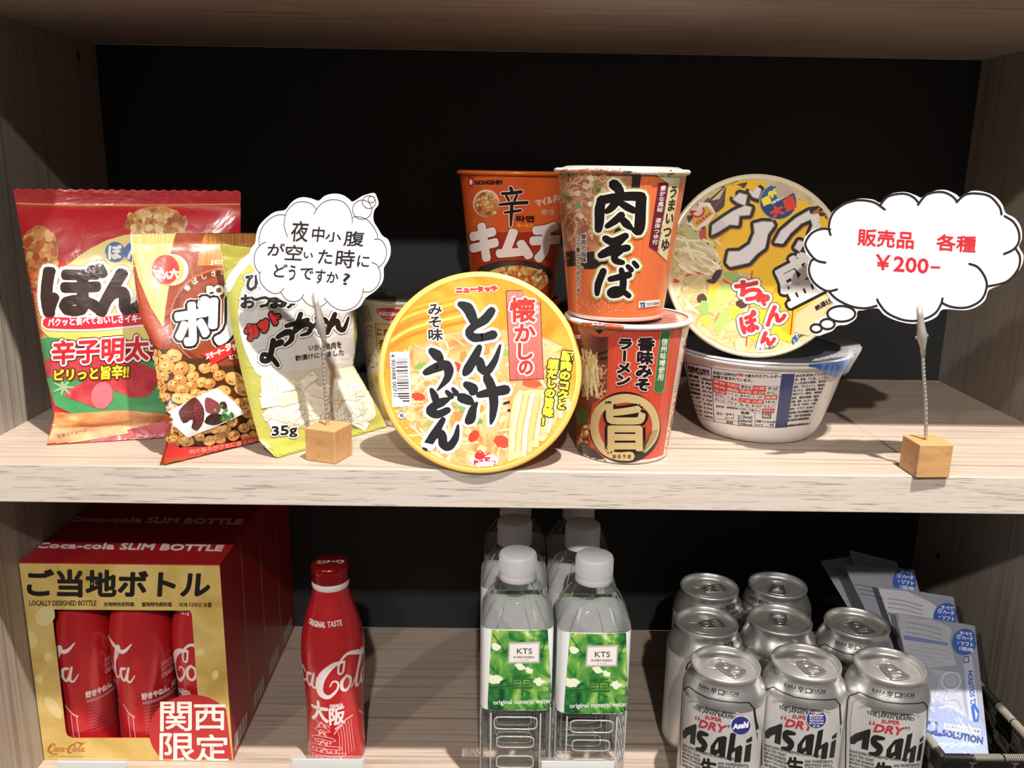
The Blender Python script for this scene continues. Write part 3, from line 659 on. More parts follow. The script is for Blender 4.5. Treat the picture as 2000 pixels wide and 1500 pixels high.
# --- orange striped cup on top of it
NX, NY, NZ = 0.4748, 0.0485, 0.1057
r = thing('noodle_cup', 'orange striped cup with big black brush lettering, on top of the red cup', 'instant noodles', (NX, NY, NZ), 'noodle cups on the middle shelf')
g, m = cup_body(NX, NY, NZ, 0.0348, 0.0478, 0.1040, stripes('print_orange_stripe', ['cd5a2c', 'df7040', 'd8683a', 'eaa06c'], 'ang', 95, coat=0.5), M('efe4de', 0.3, coat=.3), 'e8cfc4')
a = Art(g, cammap(g), (880, 300, 4.1667), 7, 0.00008, **CF_)
a.poly([(880, 140), (1490, 145), (1540, 250), (1520, 430), (1420, 620), (1300, 800), (1290, 880), (1160, 940), (1000, 915), (900, 850)], '2a2220', 1, 3)
soup = [(880, 140), (1420, 150), (1470, 260), (1440, 420), (1360, 590), (1240, 760), (1130, 800), (1000, 790), (900, 740)]
a.poly(soup, mottle('print_brown_noodle', ['8a5038', 'a86a4a', 'c08a66', 'd0a080'], 70, coat=0.5), 2, 3)
ins = lambda x, y: x > 895 and y > 150 and y < 780 - max(0, x - 1130) * 1.2 and x < 1440
a.noodles(ins, (905, 155, 1430, 760), 150, 190, 9, ['c88a6c', 'b87656', 'd8a688', 'a4624a', 'e0b89c'], 3)
for _ in range(34):
    x, y = random.uniform(920, 1260), random.uniform(170, 560)
    if ins(x, y): a.ell(x, y, random.uniform(20, 32), random.uniform(18, 26), random.choice(['e8cdb0', 'dcb894', 'cc9270', 'e8d8c4', '5e7a44', '7a9a54']), 4 + random.random() * .8, random.uniform(0, 90), 9, .1)
G_ = [(1330, 250, 70), (1375, 300, 60), (1360, 370, 58), (1310, 440, 48), (1270, 470, 34)]
for P in ([(1232, 372, 58), (1216, 450, 66), (1214, 540, 62), (1206, 615, 50)], [(1225, 380, 60), (1340, 355, 56), (1470, 345, 60), (1550, 350, 66)], [(1550, 352, 70), (1545, 450, 70), (1540, 560, 72), (1528, 625, 66), (1490, 620, 34)], G_,
          [(1370, 392, 34), (1430, 430, 50), (1490, 462, 44)], [(1390, 500, 50), (1340, 545, 48), (1275, 590, 34)], [(1385, 520, 40), (1430, 570, 56), (1470, 605, 30)],
          [(1262, 690, 46), (1320, 715, 50), (1425, 668, 44)], [(1420, 675, 36), (1340, 750, 44), (1240, 815, 50)], [(1225, 825, 46), (1330, 790, 48), (1440, 765, 46)], [(1385, 790, 40), (1335, 830, 46), (1345, 870, 46), (1400, 885, 34)],
          [(1245, 955, 46), (1205, 1060, 48), (1195, 1140, 32)], [(1300, 1020, 38), (1450, 985, 46)], [(1390, 945, 36), (1405, 1040, 46), (1385, 1130, 46), (1310, 1150, 40), (1300, 1115, 34), (1370, 1100, 38), (1450, 1155, 36)],
          [(1440, 915, 30), (1470, 945, 36)], [(1490, 885, 30), (1515, 915, 34)]):
    a.stroke(wider(P, 1.25), 50, '161212', 7, 5, [(17, 'efeae2'), (30, 'c0ae62')])
a.vtext('豚肉の旨味、', (1066, 650, 1110, 935), '221a18', 6, 1.2, [(5, 'ecdcd0')]); a.vtext('コク豊かな甘めのつゆ。', [(1020, 668), (1060, 668), (1066, 1180), (1030, 1180)], '221a18', 6, 1.2, [(5, 'ecdcd0')])
a.poly([(1690, 240), (1776, 225), (1690, 806), (1612, 752)], '652431', 4); a.vtext('豊かな風味 液体つゆ付', [(1706, 262), (1756, 255), (1682, 740), (1636, 740)], 'ecdcd8', 5, 1)
a.poly([(1776, 225), (1866, 205), (1758, 874), (1680, 800)], 'd9caa2', 4); a.vtext('うまいつゆ', [(1782, 262), (1856, 250), (1772, 800), (1700, 790)], '3a2c1e', 5, 3)
a.poly([(1656, 138), (1945, 128), (1868, 210), (1806, 246), (1752, 232)], 'd8d0b0', 6, 2); a.poly([(1778, 146), (1822, 142), (1800, 124)], '1c1814', 6.8); a.text('OPEN', (1762, 156, 1826, 178), '2a2620', 6.8, 1)
a.poly([(1530, 1202), (1700, 1186), (1698, 1236), (1530, 1256)], 'ece4e0', 5); a.text('TS', [(1540, 1214), (1580, 1210), (1578, 1246), (1538, 1248)], '2c4a80', 6, 3); a.text('TOYO SUISAN', [(1590, 1216), (1692, 1204), (1692, 1226), (1590, 1238)], '6a6468', 6, .6)
a.scatter(lambda x, y: True, (960, 1190, 1500, 1290), 110, (2, 5), ['efb890', 'f0c8a0'], 2)
g.build('cup', r); lid(m, .0458, .1028, M('d9cfca', 0.12, coat=.9, bump=.4, bscale=40)).build('lid', r)
g = G(); pr = [(.046, .1030), (.0405, .1052)] + [(.0395 - k * .0079, .1056 + .0004 * sin(k)) for k in range(6)]
g.lathe(pr, thin('cup_film', 'dcdad8', .30, .15), 72, m); g.build('film_wrap', r)

# --- bowls
def lean(cx, cy, cz, th, rz=0):
    """bowl lying on its side: local +Z (out of the lid) looks at the aisle and up by th"""
    X, Z = V((1, 0, 0)), V((0, -cos(th), sin(th))); Y = Z.cross(X)
    m = Matrix(((X.x, Y.x, Z.x, cx), (X.y, Y.y, Z.y, cy), (X.z, Y.z, Z.z, cz), (0, 0, 0, 1)))
    return m @ Matrix.Rotation(rz, 4, 'Z')
def bowl_side(g, m, R, rb, d, mat, lip, ex=0.72):
    n = 12; pr = [(0, -d + .003), (rb - .004, -d + .003), (rb - .002, -d), (rb, -d + .001)]
    for k in range(1, n + 1):
        t = k / n; pr.append((rb + (R - .0045 - rb) * (t ** ex), -d + .001 + (d - .004) * t))
    g.lathe(pr, mat, 96, m)
    g.lathe([(R - .0045, -.003), (R - .001, -.003), (R, -.0018), (R, -.0006), (R - .0012, 0), (R - .004, .0002), (R - .006, -.0006)], lip, 96, m)
TH = radians(19); R1 = 0.0728
m = lean(0.3762, -0.0036 + R1 * sin(TH), -0.0012 + R1 * cos(TH), TH)
r = thing('noodle_bowl', 'yellow orange bowl lying on its side at the shelf edge, round lid facing out', 'instant noodles', (0.3772, 0.03, 0.0))
g = G(); bowl_side(g, m, R1, .048, .060, M('e4a860', 0.35, coat=.3), M('e8b25a', .3, coat=.4), 1.0); g.build('bowl', r)
g = G(); g.lathe([(R1 - .004, .0004), (R1 - .007, -.0002), (0, -.0002)], mottle('print_orange_lid', ['cc7c1c', 'd98f2a', 'e09c38', 'dfa64a'], 16, (1, 1, 1), rough=.5, coat=.0, spec=.15, dist=2.5), 96, m)
a = Art(g, cammap(g), (720, 520, 3.572), 40, 0.00006, rough=.5, coat=.0, spec=.15)
for k, (y, c) in enumerate(((300, 'e2aa4c'), (350, 'd0781e'), (395, 'e6b45c'), (440, 'cc7420'), (260, 'dc9a34'))):
    a.stroke([(150, y + 130), (300, y + 40), (520, y - 20), (700, y - 60)], 22, c, 1 + k * .05, 6)
brim = [(84, 722), (180, 640), (300, 565), (430, 505), (560, 462), (700, 440), (850, 436), (1000, 448), (1130, 472), (1250, 510), (1360, 560), (1440, 610)]
cx0, cy0, rr = 781, 757, 693
arc_ = [(cx0 + rr * cos(radians(t)), cy0 + rr * 1.0 * sin(radians(t))) for t in range(-14, 184, 6)]
a.poly(brim + arc_, mottle('print_broth', ['b8743a', 'cc9258', 'd8aa74', 'dcba8c'], 28, rough=.5, coat=.0, spec=.15, dist=1.5), 2)
a.stroke(brim, 10, 'b88c54', 2.6, 4); 
for k in range(60):
    pass
inb = lambda x, y: (x - cx0) ** 2 + (y - cy0) ** 2 < 660 ** 2 and y > 470 + ((x - 800) / 60) ** 2 * .9 and not (x > 985 and y > 880)
a.noodles(inb, (150, 480, 1400, 1380), 170, 190, 17, ['d8b98a', 'd0a872', 'dcc49c', 'c8925a', 'd4ae7c'], 3)
a.scatter(inb, (150, 480, 1400, 1380), 90, (18, 46), ['c88a54', 'd0a070', 'c47e44', 'd8b890', 'cc9a66'], 3.2)
for x, y, l, h, t, c in ((615, 700, 46, 30, 30, 'c83c26'), (345, 910, 52, 30, 12, 'cc4028'), (735, 1185, 48, 34, -50, 'c43a26'), (1140, 820, 70, 30, 5, 'cc5030'), (930, 1225, 62, 44, 25, 'c04430'), (620, 900, 34, 24, 40, 'cc5a3a'), (480, 1180, 40, 26, 0, 'e88a5c')):
    a.ell(x, y, l, h, c, 4.2, t, 7, .08)
for x, y, l, h, t, c in ((365, 695, 44, 20, -20, '7a9c44'), (950, 600, 36, 24, 30, '88a250'), (590, 935, 60, 22, 60, '90a45a'), (660, 1000, 40, 26, 50, '7a9a50'), (420, 1090, 46, 18, -40, '96a458'), (770, 1080, 30, 20, 20, '729044')):
    a.ell(x, y, l, h, c, 4.4, t, 10, .12)
udon = [(1010, 930), (1060, 880), (1160, 860), (1300, 880), (1440, 930), (1440, 1000), (1400, 1100), (1300, 1230), (1180, 1330), (1060, 1395), (990, 1420), (975, 1200)]
a.poly(udon, 'd6c08a', 4.6, 3)
for k in range(11):
    x = 1000 + k * 42; yb = 1410 - max(0, (k * 42) ** 1.12 * .55 - 10)
    a.stroke([(x + 60, 880 + k * 8), (x + 40, 1000), (x + 12, min(1150, yb - 60)), (x, yb)], 32, ['dccfa4', 'd0bb82', 'e0d6b4', 'c8b074'][k % 4], 4.8 + k * .02, 5); a.stroke([(x + 78, 890 + k * 8), (x + 58, 1000), (x + 30, min(1150, yb - 60)), (x + 16, yb)], 6, 'a98648', 4.79 + k * .02, 5)
a.poly([(1385, 838), (1480, 802), (1478, 850), (1392, 880)], '32201a', 5); a.poly([(1390, 912), (1470, 892), (1462, 930), (1384, 950)], '32201a', 5); a.poly([(938, 950), (985, 938), (985, 956), (942, 968)], '2a1c18', 5.2); a.poly([(966, 1000), (990, 994), (990, 1012), (970, 1018)], '2a1c18', 5.2)
a.poly([(148, 600), (284, 596), (300, 976), (166, 986)], 'eeeae8', 5)
yb = 645; k = 0; rb_ = random.Random(4)
while yb < 950:
    h = rb_.choice([3, 3, 5, 8, 11]); x = 190 + (yb - 645) * .055; a.poly([(x, yb), (x + 80, yb - 2), (x + 80, yb - 2 + h), (x, yb + h)], '2a2626', 5.8); yb += h + rb_.choice([4, 5, 7, 9])
a.text('4 903088 007182', [(182, 612), (202, 945), (174, 946), (156, 614)], '2a2626', 5.8, 1)
a.ell(232, 1040, 28, 30, 'f2ece6', 5, 0, 24); a.stroke([(232 + 26 * cos(radians(t)), 1040 + 28 * sin(radians(t))) for t in range(20, 160, 20)], 4, '2a2424', 5.6, 2); a.stroke([(232 + 26 * cos(radians(t)), 1040 + 28 * sin(radians(t))) for t in range(200, 340, 20)], 4, '2a2424', 5.6, 2); a.text('紙', (218, 1028, 246, 1056), '2a2424', 5.8, 1)
a.text('ニュータッチ', [(612, 148), (888, 138), (908, 172), (612, 188)], 'cc3430', 6, 6, [(5, 'fbe8d0')])
a.vtext('みそ味', [(408, 258), (514, 252), (520, 520), (412, 524)], '201a18', 6, 3, [(9, 'fbf0dc')])
a.poly([(960, 172), (1195, 168), (1220, 786), (986, 796)], stripes('print_plaque', ['92281c', 'a83524', 'b5452f'], 'X', 420, coat=.06), 5); a.stroke([(960, 172), (1195, 168), (1220, 786), (986, 796)], 5, '5a1c12', 5.4, 1, closed=True)
for ch, q in (('懐', (988, 222, 1160, 388)), ('か', (1022, 408, 1160, 522)), ('し', (1046, 540, 1140, 650)), ('の', (1052, 662, 1142, 752))): a.text(ch, q, 'c02c24', 7, 6, [(10, 'f6ece4')], res=3)
a.vtext('なつ', (1164, 268, 1190, 335), 'f6ece4', 7, 1)
for ch, q in (('豚肉のコクと', [(1348, 588), (1432, 596), (1380, 1004), (1304, 996)]), ('鰹だしの旨味!', [(1256, 646), (1328, 652), (1276, 1122), (1204, 1112)])): a.vtext(ch, q, 'f2e236', 7, 5, [(8, '221c14')])
for P in ([(640, 266, 34), (690, 292, 62), (716, 340, 58), (738, 396, 46), (748, 425, 24)], [(858, 312, 46), (810, 372, 52), (735, 420, 42), (700, 462, 44), (735, 498, 50), (810, 494, 44), (868, 478, 52)],
          [(772, 566, 34), (738, 640, 50), (694, 716, 54), (672, 748, 34)], [(692, 716, 24), (742, 664, 46), (776, 664, 46), (788, 712, 52), (828, 730, 48), (880, 660, 36), (918, 552, 14)],
          [(682, 826, 40), (728, 856, 60), (724, 880, 40)], [(650, 918, 56), (694, 934, 54), (718, 950, 34)], [(756, 952, 14), (728, 1000, 44), (712, 1060, 58), (696, 1080, 44)], [(768, 898, 34), (850, 880, 50), (955, 862, 56)], [(828, 782, 52), (858, 850, 54), (874, 950, 50), (864, 1050, 36), (852, 1100, 12)],
          [(440, 592, 40), (478, 622, 60), (498, 648, 44)], [(398, 742, 36), (470, 708, 52), (538, 690, 56), (560, 730, 54), (544, 790, 40), (478, 868, 8)],
          [(438, 862, 24), (462, 910, 44), (478, 970, 34)], [(560, 926, 20), (512, 948, 48), (448, 982, 46), (434, 1012, 54), (480, 1034, 46), (552, 1004, 36)], [(545, 876, 24), (576, 908, 36)], [(588, 856, 22), (612, 888, 34)],
          [(520, 1070, 30), (456, 1176, 48), (402, 1262, 46)], [(428, 1220, 24), (486, 1168, 46), (514, 1180, 48), (520, 1238, 52), (560, 1258, 48), (606, 1200, 40), (624, 1110, 14)]):
    a.stroke(wider(P, 1.3), 45, '17171a', 8, 6, [(20, 'f4f2ec')])
a.ell(806, 1352, 100, 46, 'f6f0ea', 6, 0, 36); a.ell(776, 1325, 38, 26, 'cc2e30', 6.6, 0, 16); a.stroke([(748, 1310), (776, 1286), (804, 1310)], 8, 'cc2e30', 6.6, 4); a.stroke([(810, 1322), (845, 1304)], 10, 'cc2e30', 6.6, 1)
a.text('熱湯', (734, 1352, 802, 1386), 'c83038', 7.2, 2); a.text('5', (810, 1336, 848, 1386), 'c83038', 7.2, 5); a.text('分', (856, 1354, 888, 1384), '8a2a2a', 7.2, 1.6)
a.text('熱湯を注ぐ前にはがさないで', [(262, 1252), (374, 1330), (366, 1342), (256, 1264)], '3a2a20', 6)
g.build('lid', r)

# --- white and blue bowl, upright
BX, BY = 0.6065, 0.1155; m = Matrix.Translation((BX, BY, 0.0692))
r = thing('noodle_bowl', 'white bowl with a printed ingredients table and blue lid, below the tilted yellow bowl', 'instant noodles', (BX, BY, 0))
g = G(); bowl_side(g, m, .0705, .045, .0690, M('e4e0dc', 0.35, coat=.3), M('d9d6d2', .3, coat=.4))
a = Art(g, cammap(g), (1300, 650, 5.263), 7, 0.00007, rough=.35, coat=.3)
def tp(x): return 300 + 0.235 * (x - 190) - 0.000118 * (x - 190) ** 2 if x < 1200 else 420 - 0.065 * (x - 1200)
def bt(x): return 850 + 0.30 * (x - 265) - 0.000195 * (x - 265) ** 2 if x < 1050 else 980 - 0.10 * (x - 1050)
a.poly([(x, tp(x)) for x in range(205, 1720, 60)] + [(x, bt(x)) for x in range(1490, 250, -60)], 'd8d4d2', 1)
a.stroke([(x, tp(x)) for x in range(205, 1200, 60)], 5, '3a3a48', 2, 2); a.stroke([(x, bt(x)) for x in range(265, 1490, 60)], 5, '3a3a48', 2, 2)
a.stroke([(212, 300), (268, 850)], 6, '3a3a48', 2, 1); a.stroke([(470, 360), (500, 915)], 8, '2f3358', 2, 1)
a.poly([(130, 330), (200, 330), (255, 830), (170, 780)], 'b84a48', 1.5); a.poly([(165, 560), (215, 580), (222, 620), (180, 600)], 'e8dcd8', 2); a.poly([(180, 700), (235, 730), (238, 760), (190, 735)], 'e8dcd8', 2)
def rowq(x0, x1, y, h, k=.2): return [(x0, y), (x1, y + k * (x1 - x0)), (x1 + 2, y + k * (x1 - x0) + h), (x0 + 2, y + h)]
a.text('栄養成分表示', rowq(228, 450, 338, 38), '24242a', 2.5, 2); a.text('1食(79g)当たり', rowq(234, 452, 376, 32), '24242a', 2.5, 2)
for k, (u, v) in enumerate((('熱量', '239kcal'), ('たんぱく質', '5.8g'), ('脂質', '3.6g'), ('炭水化物', '46.7g'), ('食塩相当量', '4.0g'), ('めん・かやく', '1.2g'), ('スープ', '2.8g'), ('ビタミンB1', '0.12mg'), ('ビタミンB2', '0.24mg'), ('カルシウム', '166mg'))):
    y = 425 + k * 43; x = 238 + k * 4; a.text(u, rowq(x, x + 104, y, 26), '24242a', 2.5, 1.5); a.text(v, rowq(x + 128, 466 + k * 2, y + 32, 26, .15), '24242a', 2.5, 1.5)
a.text('本品には枠内が', [(488, 390), (738, 420), (738, 452), (488, 424)], '24242a', 2.5, 1.5); a.poly([(742, 414), (800, 420), (800, 450), (742, 444)], 'cc4a46', 2.5); a.text('で塗られたアレルギー', [(808, 426), (1186, 434), (1184, 466), (808, 456)], '24242a', 2.5, 1.5)
a.text('物質が含まれています。', [(488, 434), (892, 478), (892, 512), (488, 466)], '24242a', 2.5, 1.5)
cells = [['卵', '乳成分', '落花生', '小麦', 'そば'], ['豚肉', '鶏肉', '牛肉', 'えび', 'かに'], ['さば', 'いくら', 'あわび', 'いか', '魚類'], ['ゼラチン', 'くるみ', 'ごま', '大豆', 'やまいも'], ['オレンジ', 'バナナ', 'もも', 'まつたけ', 'りんご'], ['', '', '', 'キウイ', 'ゼラチン']]
red = {(0, 0), (0, 1), (0, 3), (1, 0), (1, 1), (1, 2), (1, 3), (2, 0), (2, 4), (3, 2), (3, 3), (5, 4)}
def cxy(i, j): return (484 + i * 138 + j * 3 * (1 - i * .9), 470 + j * 46 + (38 * i - 4.6 * i * i if i < 5 else 78) + (16 if i > 2 else 0) * 0)
for j in range(6):
    for i in range(5):
        if j == 5 and i < 3: continue
        q = [cxy(i, j), cxy(i + 1, j), cxy(i + 1, j + 1), cxy(i, j + 1)]
        if j < 1 and i > 2: q = [(p[0], p[1]) for p in q]
        a.poly(q, 'c6403e' if (j, i) in red else 'dedad8', 2.2); a.stroke(q, 3, '6a4a50', 2.6, 1, closed=True)
        c = [(q[0][0] * .9 + q[1][0] * .1, q[0][1] * .8 + q[3][1] * .2), (q[0][0] * .1 + q[1][0] * .9, q[1][1] * .8 + q[2][1] * .2), (q[3][0] * .1 + q[2][0] * .9, q[1][1] * .2 + q[2][1] * .8), (q[3][0] * .9 + q[2][0] * .1, q[0][1] * .2 + q[3][1] * .8)]
        if cells[j][i]: a.text(cells[j][i], c, 'e8b0a8' if (j, i) in red else '24242a', 2.9, 1.4)
a.text('参考値：調理直後に分別した値', [(518, 742), (905, 786), (905, 806), (518, 764)], '3a3a40', 2.5, .8)
a.text('めん・かやく', [(528, 812), (705, 830), (705, 856), (528, 842)], '24242a', 2.5, 1.5); a.text('スープ', [(610, 862), (705, 868), (705, 890), (610, 886)], '24242a', 2.5, 1.5); a.text('合計', [(622, 902), (696, 908), (696, 942), (622, 934)], '24242a', 2.5, 1.5)
a.text('熱量', [(776, 806), (860, 812), (860, 838), (776, 834)], '24242a', 2.5, 1.5)
for t, y in (('213kcal', 846), ('26kcal', 884), ('239kcal', 924)): a.text(t, [(742, y), (888, y + 6), (888, y + 36), (742, y + 30)], '24242a', 2.5, 1.5)
a.stroke([(520, 880), (720, 906), (888, 918)], 4, '3a3a48', 2.5, 2); a.stroke([(920, 790), (915, 960)], 5, '3a3a48', 2.5, 1)
a.stroke([(1000, 812), (1080, 812), (1078, 876), (996, 872)], 11, '24242a', 2.5, 1, closed=True); a.text('プラ', (1012, 828, 1066, 862), '24242a', 3, 2)
a.text('外装フィルム:PP', [(928, 894), (1128, 906), (1126, 930), (926, 920)], '24242a', 2.5, 1.5); a.text('カップ', [(926, 934), (1000, 938), (998, 960), (926, 956)], '24242a', 2.5, 1.5); a.text('PS', (1072, 938, 1112, 962), '24242a', 2.5, 1.5)
a.poly([(1192, 424), (1330, 420), (1246, 972), (1124, 978)], '363f6e', 2.4)
for k in range(13):
    y = 430 + k * 38; x0 = 1340 - k * 6.8; x1 = 1690 - k * 18
    a.text(['●名称:即席カップめん', '粉、食塩、でん粉、しょうゆ', 'たん白加水分解物、香辛料', '原料、デキストリン、調味料', '粉エキス、植物油脂、酵母', '味料(アミノ酸等)、増粘剤', '旨味、増粘多糖類、香料、', '色素、香料、かんすい、炭酸', '(一部に卵・乳成分・小麦)', '豚肉・ゼラチンを含む)', '最低限に表示●調理方法', '避け、常温で保存●販売者', '東京都港区●製造所固有'][k], [(x0, y), (x1, y - 22), (x1 - 4, y + 4), (x0 - 4, y + 27)], '34343c', 2.5, 1)
a.text('●調理方法:熱湯を注ぐ', [(1246, 944), (1484, 918), (1482, 940), (1244, 968)], '34343c', 2.5, 1.2)
g.build('bowl', r)
g = G(); g.lathe([(.0702, .0006), (.067, .0014), (.06, .0004), (0, .0002)], mottle('print_dark_lid', ['1c1d22', '2c2d34', '3a3c46', '2a3c66'], 14, coat=.8), 96, m)
g.lathe([(.0703, .0006), (.0694, .0014), (.0664, .0015)], M('c9c8d4', .2, coat=.8), 96, m)
# the pull tab folded over the rim on the right
tv = []
for k in range(13):
    t = radians(12 + k * 3.6); q = k / 12; dz = -.0135 * (1 - abs(q - .55) / .55 if q < .55 else 1 - (q - .55) / .45) - .0004
    tv += [(BX + .0710 * sin(t), BY - .0710 * cos(t), .0708), (BX + .0716 * sin(t), BY - .0716 * cos(t), .0692), (BX + (  .0716 + .22 * (dz + .0014)) * sin(t), BY - (  .0716 + .22 * (dz + .0014)) * cos(t), .0708 + dz)]
g.add(tv, [(3 * k + j, 3 * k + j + 1, 3 * k + j + 4, 3 * k + j + 3) for k in range(12) for j in (0, 1)], M('2566b4', .25, coat=.7))
g.build('lid', r)
g = G(); n = 60; vs = []
for k in range(n + 1):
    t = radians(20 + k * 90 / n); q = sin(pi * k / n) ** .5; r0 = .0722 + .0008 * sin(k * 1.7); 
    vs += [(BX + (r0 - .012) * sin(t), BY - (r0 - .012) * cos(t), .0708 + .003 * q), (BX + (r0 + .003 * q) * sin(t), BY - (r0 + .003 * q) * cos(t), .0718 + .004 * q + .0008 * sin(k * 2.3)), (BX + (r0 - .004) * sin(t), BY - (r0 - .004) * cos(t), .058 + .001 * sin(k * 1.9))]
g.add(vs, [(3 * k + j, 3 * k + 3 + j, 3 * k + 4 + j, 3 * k + 1 + j) for k in range(n) for j in (0, 1)], thin('clear_film', 'c8c8ca', .12, .08)); g.build('film_wrap', r)

# --- yellow champon bowl tilted on it
TH2 = radians(15); R2 = 0.0712
m = lean(0.5874, 0.0668 + R2 * sin(TH2), 0.0706 + R2 * cos(TH2), TH2)
r = thing('noodle_bowl', 'tilted bowl with a yellow, grey and red lid, leaning on the white bowl', 'instant noodles', (0.5862, 0.1, 0.063))
g = G(); bowl_side(g, m, R2, .050, .066, M('e0d8c8', .35, coat=.3), M('d8cdb0', .3, coat=.4)); g.build('bowl', r)
g = G(); g.lathe([(R2 - .004, .0004), (R2 - .007, -.0002), (0, -.0002)], mottle('print_pale_noodle', ['b09458', 'c4ae78', 'd0be92', 'c8b684'], 26, rough=.45, coat=.03, spec=.25, dist=1.5), 96, m)
a = Art(g, cammap(g), (1290, 330, 2.7275), 40, 0.00006, rough=.45, coat=.03, spec=.25)
cx1, cy1, rr1 = 472, 527, 452
ind = lambda x, y: ((x - cx1)) ** 2 + ((y - cy1) * .97) ** 2 < 445 ** 2
arcp = lambda t0, t1, s_=6: [(cx1 + rr1 * cos(radians(t)), cy1 + rr1 * 1.05 * sin(radians(t))) for t in range(t0, t1, s_)]
a.poly([(140, 250), (230, 120), (340, 70), (430, 48), (470, 60), (400, 200), (300, 300), (330, 560), (240, 420), (160, 330)], '4a3a34', 1.2)
for q in ([(190, 230), (330, 90)], [(260, 240), (400, 80)], [(170, 300), (250, 330)]): a.stroke(q, 20, '5e4a42', 1.6, 1); a.stroke([(p[0] + 9, p[1] + 5) for p in q], 5, '2c2220', 1.8, 1)
a.noodles(lambda x, y: ind(x, y) and x < 480, (40, 310, 470, 980), 150, 190, 13, ['d4c498', 'c0ac70', 'dacfa8', 'b29a5c', 'c6b47c'], 1.5)
a.poly([(70, 400), (90, 330), (130, 305), (200, 330), (180, 400), (110, 440)], 'b8c07c', 2.4, 4)
a.noodles(lambda x, y: ind(x, y) and 60 < x < 330 and 330 < y < 560, (70, 340, 300, 520), 40, 150, 14, ['e6ddb4', 'd8caa0', 'eee6c8', 'c8ba88'], 2.6, .5, .4)
for x, y, l, h, t, c in ((300, 565, 46, 20, -60, '3a2a2c'), (270, 600, 26, 12, 10, '3a2a2c'), (220, 690, 28, 26, 10, '4a3030'), (430, 720, 32, 26, 0, '4a3030'), (400, 580, 70, 24, 20, '9cb060'), (340, 670, 46, 60, 30, 'b8cc70'), (270, 720, 60, 40, 40, 'a8c468'), (330, 800, 70, 30, -60, 'a0bc60'), (230, 740, 26, 40, 0, '8cae58'), (290, 645, 34, 44, 30, 'e8c040'), (395, 765, 36, 38, 20, 'eac244'), (245, 810, 36, 26, 30, 'e8bc48'), (360, 610, 40, 10, 35, 'd05a44'), (210, 555, 22, 8, 10, 'cc5440'), (150, 565, 24, 7, -10, 'cc5440'), (300, 790, 30, 9, -60, 'd8825c'), (70, 595, 30, 12, 10, 'c04a38'), (230, 350, 26, 30, 0, 'c04a38'), (450, 600, 40, 20, 10, '7a9848')):
    a.ell(x, y, l, h, c, 3 + random.random() * .4, t, 12, .1)
yel = 'eab92c'
a.poly([(350, 90), (430, 60), (530, 44), (640, 62), (750, 105), (850, 190), (910, 300), (925, 480), (900, 640), (850, 640), (720, 760), (690, 985), (640, 1003), (450, 1006), (470, 900), (490, 560), (420, 550), (330, 500), (250, 330), (240, 290), (340, 200)], yel, 3.6)
for q in ([(530, 46), (525, 85)], [(750, 105), (742, 160)], [(488, 545), (470, 760), (452, 1004)], [(708, 720), (682, 990)]): a.stroke(q, 8, 'c8401e', 3.9, 1)
a.poly([(870, 660), (900, 700), (860, 800), (790, 890), (700, 960), (720, 780)], 'd8c294', 3.8)
K, GY = '22201f', 'dcd8d8'
def blk(polys, e=16):
    for P in polys:
        n = len(P); a.stroke(P, 2 * e, K, 4.6, 1, closed=True); a.poly(P, K, 4.6); a.stroke([(p[0] + 4, p[1] + 7) for p in P], 2 * e, 'b06a2c', 4.3, 1, closed=True); a.stroke(P, 2 * e + 24, yel, 4.05, 1, closed=True)
        a.poly(P, GY, 5.2); a.stroke([(p[0], p[1]) for p in P], 5, 'a89a90', 5.1, 1, closed=True)
blk([[(272, 352), (276, 300), (330, 262), (392, 222), (452, 196), (486, 206), (474, 246), (420, 250), (414, 300), (370, 296), (300, 340)],
     [(495, 292), (540, 280), (596, 282), (606, 300), (570, 350), (556, 420), (516, 450), (470, 500), (372, 522), (350, 500), (362, 440), (420, 438), (476, 400), (500, 340)],
     [(384, 160), (420, 128), (462, 140), (450, 196), (410, 180)], [(470, 120), (500, 84), (536, 110), (520, 160), (490, 150)]], 19)
blk([[(606, 392), (640, 330), (720, 262), (790, 222), (846, 216), (866, 250), (862, 300), (830, 340), (790, 350), (810, 300), (800, 268), (750, 290), (690, 345), (650, 398)], [(712, 420), (735, 380), (770, 390), (740, 440)]], 19)
a.text('盛', [(582, 536), (800, 420), (874, 640), (690, 734)], GY, 5.4, 9, [(16, K), (27, yel)], res=2)
a.ell(626, 175, 101, 97, 'b8a890', 5.5, 0, 36); a.ell(626, 175, 96, 92, '24406c', 5.7, 0, 36); a.poly([(532, 150), (560, 105), (640, 84), (700, 120), (560, 200), (535, 190)], '2c5c94', 5.8)
a.text('麺', [(536, 162), (576, 140), (590, 180), (550, 198)], 'f0e23c', 6.2, 3); a.text('90g', [(572, 128), (642, 86), (660, 120), (592, 166)], 'f0e23c', 6.2, 4); a.text('(当社比)', [(588, 178), (656, 140), (662, 152), (594, 192)], 'e8e4d8', 6.2, 1)
a.text('大', [(580, 218), (640, 186), (658, 236), (600, 268)], 'd8402c', 6.2, 5, [(3, 'f0e0c0')]); a.text('盛', [(648, 168), (700, 140), (724, 200), (672, 226)], 'd8402c', 6.2, 5, [(3, 'f0e0c0')])
for ch, q in (('ち', [(392, 606), (520, 588), (545, 690), (425, 704)]), ('ゃ', [(512, 676), (572, 660), (584, 718), (520, 732)]), ('ん', [(560, 726), (660, 740), (668, 800), (566, 838)]), ('ぽ', [(416, 788), (500, 752), (532, 858), (440, 876)]), ('ん', [(516, 872), (606, 868), (612, 922), (528, 962)])):
    a.text(ch, q, 'cc2c30', 6.4, 7, [(13, 'f6f2ea'), (18, '5a5048')])
